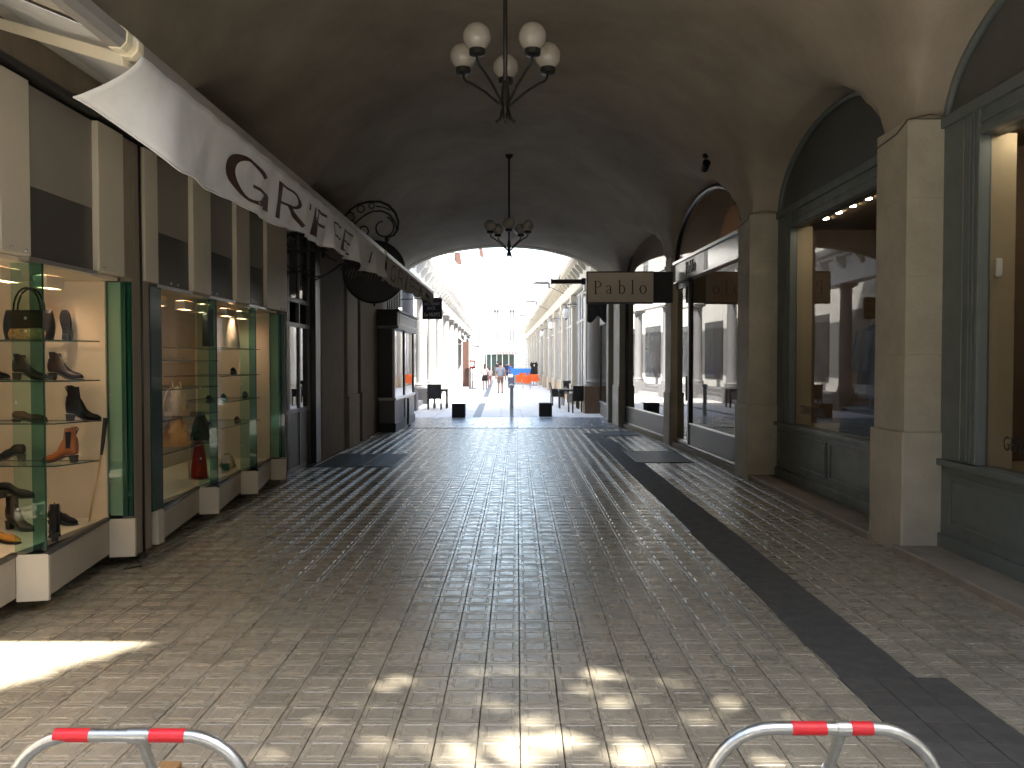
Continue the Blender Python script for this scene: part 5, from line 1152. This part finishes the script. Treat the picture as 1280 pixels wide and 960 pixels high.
# ---------------------------------------------------------------- people
SKIN = mat('skin', (.36, .20, .13), .55, var=.1, vscale=10)
def skin_mesh(name, verts, edges, radii, m, parent, root=0, sub=2):
    me = bpy.data.meshes.new(name); me.from_pydata(verts, edges, []); o = bpy.data.objects.new(name, me); COL.objects.link(o)
    sk_ = o.modifiers.new('skin', 'SKIN'); sk_.use_smooth_shade = True
    for i, r in enumerate(radii): me.skin_vertices[0].data[i].radius = r if isinstance(r, tuple) else (r, r)
    me.skin_vertices[0].data[root].use_root = True
    ss = o.modifiers.new('sub', 'SUBSURF'); ss.levels = sub; ss.render_levels = sub
    dg = bpy.context.evaluated_depsgraph_get(); dg.update(); me2 = bpy.data.meshes.new_from_object(o.evaluated_get(dg)); bpy.data.objects.remove(o); me2.materials.clear(); me2.materials.append(m); me2.name = name
    n = bpy.data.objects.new(name, me2); COL.objects.link(n)
    if parent: n.parent = parent
    return n
def person(lab, loc, rz, h, top, bottom, hair, skirt=False, step=.16, long_hair=False, arms=(.05, -.08), grp='people walking in the street', wid=1., elbow=0.):
    k = h/1.75; t = thing('person', lab, 'person', loc, rz, grp)
    a, c = step, -step
    V = [(0, 0, .93), (0, .01, 1.12), (0, .0, 1.32), (0, .01, 1.44), (0, .0, 1.52), (0, -.015, 1.60), (0, -.01, 1.70),
         (.09, 0, .88), (.10, a*.5-.03, .48), (.10, a, .08), (.10, a-.14, .03), (-.09, 0, .88), (-.10, c*.5-.03, .48), (-.10, c+.02, .10), (-.10, c-.11, .03),
         (.17, 0, 1.40), (.235, .03, 1.13), (.25, arms[0]-elbow, .90), (.25, arms[0]-.02-elbow*1.3, .80), (-.17, 0, 1.40), (-.235, .03, 1.13), (-.25, arms[1], .90), (-.25, arms[1]-.02, .80)]
    V = [(x*k*wid if abs(x) > .2 else x*k, y*k, z*k) for x, y, z in V]
    E = [(0, 1), (1, 2), (2, 3), (3, 4), (4, 5), (5, 6), (0, 7), (7, 8), (8, 9), (9, 10), (0, 11), (11, 12), (12, 13), (13, 14), (3, 15), (15, 16), (16, 17), (17, 18), (3, 19), (19, 20), (20, 21), (21, 22)]
    R = [(.13, .10), (.12, .09), (.14, .10), (.10, .07), .05, .085, .075, .085, .055, .038, .03, .085, .055, .038, .03, .055, .042, .03, .035, .055, .042, .03, .035]
    body = skin_mesh('body', V, E, [tuple(q*k for q in r) if isinstance(r, tuple) else r*k for r in R], SKIN, t)
    i0 = [0, 1, 2, 3, 15, 16, 19, 20]; Vt = [V[i] for i in i0]; mid = lambda p, q, f: tuple(lerp(a_, b_, f) for a_, b_ in zip(p, q))
    Vt[0] = (0, 0, .90*k); Vt[5] = mid(V[15], V[16], .75); Vt[7] = mid(V[19], V[20], .75)
    skin_mesh('shirt', Vt, [(0, 1), (1, 2), (2, 3), (3, 4), (4, 5), (3, 6), (6, 7)], [tuple(q*k*wid for q in r) for r in ((.165, .135), (.16, .13), (.17, .125), (.10, .085), (.075, .075), (.07, .065), (.075, .075), (.07, .065))], top, t)
    if skirt:
        b = MB(); b.loft([[(r_*k*cos(2*pi*i/16), r_*.75*k*sin(2*pi*i/16), z*k) for i in range(16)] for r_, z in ((.15, 1.0), (.185, .9), (.20, .75), (.21, .60))]); b.build('skirt', bottom, t, True)
    else:
        Vs = [(0, 0, .98*k), V[7], mid(V[7], V[8], .9), V[11], mid(V[11], V[12], .9)]
        skin_mesh('shorts', Vs, [(0, 1), (1, 2), (0, 3), (3, 4)], [(.15*k*wid, .12*k), .105*k, .085*k, .105*k, .085*k], bottom, t)
    b = MB(); b.ball((0, .012*k, 1.665*k), .098*k, 14, 9, (1, 1.08, 1.05)); hb_ = b.build('hair', hair, t, True)
    if long_hair: b = MB(); b.loft([[(r_*k*cos(2*pi*i/10), (.07+r_*.5*sin(2*pi*i/10))*k, z*k) for i in range(10)] for r_, z in ((.085, 1.68), (.09, 1.55), (.07, 1.40), (.02, 1.32))]); b.build('hair_tail', hair, hb_, True)
    for s_, yy in ((1, a), (-1, c+.02)):
        b = MB(); b.loft([[(s_*.10*k+wd*k*cos(2*pi*i/10), (y+yy)*k, max(0, z*k*(1+sin(2*pi*i/10)))) for i in range(10)] for y, wd, z in ((.05, .035, .04), (0, .04, .05), (-.1, .045, .035), (-.19, .03, .02))]); b.build('shoe', BLACKP, t, True)
    # face on the far side (the figures walk away)
    b = MB(); b.loft([[(.014*k*cos(2*pi*i/6), -.10*k-q*k, (1.62+.018*sin(2*pi*i/6))*k) for i in range(6)] for q in (0, .018)]); b.build('nose', SKIN, t)
    return t
hD = mat('dark hair', (.025, .016, .012), .6); hB = mat('brown hair', (.10, .05, .03), .6)
fab = lambda n_, c: mat(n_, c, .85, var=.15, vscale=9)
def put(px, py): g = ground(px, py); return (g.x, g.y, 0)
person('man in grey blue T-shirt and brown shorts walking away down the middle of the street', put(625.5, 491.5), pi, 1.78, fab('grey blue tee', (.27, .30, .38)), fab('brown shorts', (.20, .125, .09)), hD, step=.10, arms=(.0, .04), wid=1.1)
person('woman in a white top and short black skirt walking at the left of the man', put(606, 487), pi, 1.66, fab('white top', (.62, .58, .58)), fab('black skirt', (.015, .014, .018)), hB, True, .14, True, elbow=.12)
person('girl in a pale top and reddish shorts beside the woman in the black skirt', put(612, 483.5), pi, 1.45, fab('pale top', (.60, .50, .50)), fab('red shorts', (.34, .12, .10)), hB, False, .12, True)
person('person in a dark navy top walking farther off, right of the man', put(633.5, 476), pi, 1.76, fab('navy top', (.03, .035, .09)), fab('blue trousers', (.03, .06, .20)), hD, False, .1)
person('person in a dark top whose head shows just behind the man', put(622, 474), pi, 1.86, fab('dark top', (.05, .045, .06)), fab('dark shorts', (.06, .06, .07)), hD, False, .12)
person('person in a bright blue top standing by the slate blue box', put(638.5, 477), pi+.4, 1.62, fab('blue top', (.04, .13, .5)), fab('navy shorts', (.03, .05, .14)), hB, False, .05)
person('small distant figure with dark hair near the end of the left side', put(608.5, 468.5), pi, 1.74, fab('brown top', (.13, .10, .09)), fab('grey trousers', (.1, .1, .1)), hD, False, .1)

# ---------------------------------------------------------------- plane trees outside the front of the passage: leaves are left out so sun spots reach the tiles
tan_el = math.tan(SUN_EL); OX, OY = SDX/tan_el, SDY/tan_el
lit = [ground(px, py) for px, py in ((0, 800), (190, 806), (0, 870))]; lit = [Vector((-3.6, 5.5, 0)), Vector((-2.28, 5.35, 0)), Vector((-2.29, 5.2, 0)), Vector((-2.9, 4.3, 0)), Vector((-3.7, 4.2, 0))]
spots = [(*ground(px, py)[:2], r) for px, py, r in ((505, 855, .14), (548, 850, .12), (628, 875, .17), (640, 845, .10), (655, 920, .16), (700, 935, .20), (745, 848, .18), (775, 870, .14), (755, 885, .14), (720, 860, .12), (900, 878, .14), (885, 900, .10), (610, 945, .22), (540, 950, .18), (820, 945, .16), (450, 880, .09), (690, 850, .10), (940, 875, .10), (480, 930, .12), (400, 900, .08), (840, 850, .09), (590, 840, .08), (990, 900, .08), (350, 945, .10), (975, 950, .12), (560, 885, .10), (700, 895, .10))]
def inpoly(x, y, P):
    c = False; j = len(P)-1
    for i in range(len(P)):
        if (P[i].y > y) != (P[j].y > y) and x < (P[j].x-P[i].x)*(y-P[i].y)/(P[j].y-P[i].y)+P[i].x: c = not c
        j = i
    return c
leafm = mat('plane leaf', (.065, .10, .03), .55, var=.4, vscale=3, rand=0)
barkm = mat('bark', (.20, .17, .13), .85, var=.4, vscale=5, bump=.4, bscale=14)
def tree(lab, x, y, cx, cy, cz, rx, ry, rz_, n, seed):
    rt = random.Random(seed); t = thing('plane_tree', lab, 'tree', (x, y, 0), 0, 'plane trees before the passage')
    b = MB(); b.tube([(0, 0, -.1), (.03, .02, 1.5), (-.02, .05, 3.2), (.05, .0, cz-3), (cx-x, cy-y, cz+.5)], [.30, .24, .20, .16, .03], 10); tr = b.build('trunk', barkm, t, True)
    for k in range(9):
        a_ = 2*pi*k/9+rt.random(); z0 = cz-rt.uniform(2.8, 4); b = MB(); e = Vector((cx-x+rx*.8*cos(a_), cy-y+ry*.8*sin(a_), cz+rt.uniform(-.6, 1.2)*rz_*.6)); s0 = Vector((.03, 0, z0)); m_ = s0.lerp(e, .5)+Vector((0, 0, .4)); b.tube([s0, m_, e], [.10, .06, .015], 6); b.build('limb', barkm, tr, True)
    b = MB(); cl = [(rt.uniform(-1, 1), rt.uniform(-1, 1), rt.uniform(-1, 1), rt.uniform(.28, .55)) for _ in range(60)]
    cl = [c_ for c_ in cl if c_[0]**2+c_[1]**2+c_[2]**2 < 1.0]
    for _ in range(n):
        c_ = rt.choice(cl); d_ = Vector((rt.gauss(0, 1), rt.gauss(0, 1), rt.gauss(0, 1))).normalized()*c_[3]*rt.random()**.4
        p = Vector((cx+(c_[0]*.8+d_.x)*rx, cy+(c_[1]*.8+d_.y)*ry, cz+(c_[2]*.8+d_.z)*rz_))
        lx, ly = p.x+OX*p.z, p.y+OY*p.z
        if p.y > 1.2 or inpoly(lx, ly, lit): continue
        if any((lx-a_)**2+(ly-b_)**2 < (r_*(.8+.8*rt.random()))**2 for a_, b_, r_ in spots) and rt.random() > .14: continue
        s_ = rt.uniform(.07, .13); u_ = Vector((rt.gauss(0, 1), rt.gauss(0, 1), rt.gauss(0, .5))).normalized(); v_ = u_.orthogonal().normalized(); v_ = (Matrix.Rotation(rt.uniform(0, 6.28), 3, u_) @ v_); p = p-Vector((x, y, 0))
        b.add([p-u_*s_, p+v_*s_*.7-u_*.2*s_, p+u_*s_, p-v_*s_*.7-u_*.2*s_], [(0, 1, 2), (0, 2, 3)])
    b.build('crown', leafm, t)
tree('leafy plane tree just outside the front of the passage', 6.6, -4.6, 6.3, -3.3, 11.0, 4.6, 3.4, 2.4, 34000, 1)
tree('second leafy plane tree at the left outside the passage', -5.6, -6.4, -5.3, -5.6, 9., 3.4, 2.8, 2.4, 9000, 2)

# ---------------------------------------------------------------- unseen houses added behind the camera to block low light
for i, (x, y, sx, sy, h_, lab) in enumerate(((0, -17, 17, 3, 15, 'unseen house added across the square to hold back low light'), (-17, -7, 3, 8, 13, 'unseen house added on the left of the square to hold back light'), (17.5, -7, 3, 8, 13, 'unseen house added on the right of the square to hold back light'))):
    t = thing('added_house', lab, 'building', (x, y, 0), 0, 'unseen added houses round the square')
    sbox(t, 'wall', (-sx, sx, -sy, sy, -.05, h_), mat('shade stucco', (.36, .31, .25), .85, var=.15, vscale=1), 0)
    if i == 0: windows(t, sy+.01, 1, -14, 14, 7, 5.2, 3, 3.3, 1.2, 1.9, face='v')
    else: windows(t, (sx if i == 1 else -sx), -1 if i == 1 else 1, -7, 7, 4, 5.2, 2, 3.3, 1.2, 1.9)
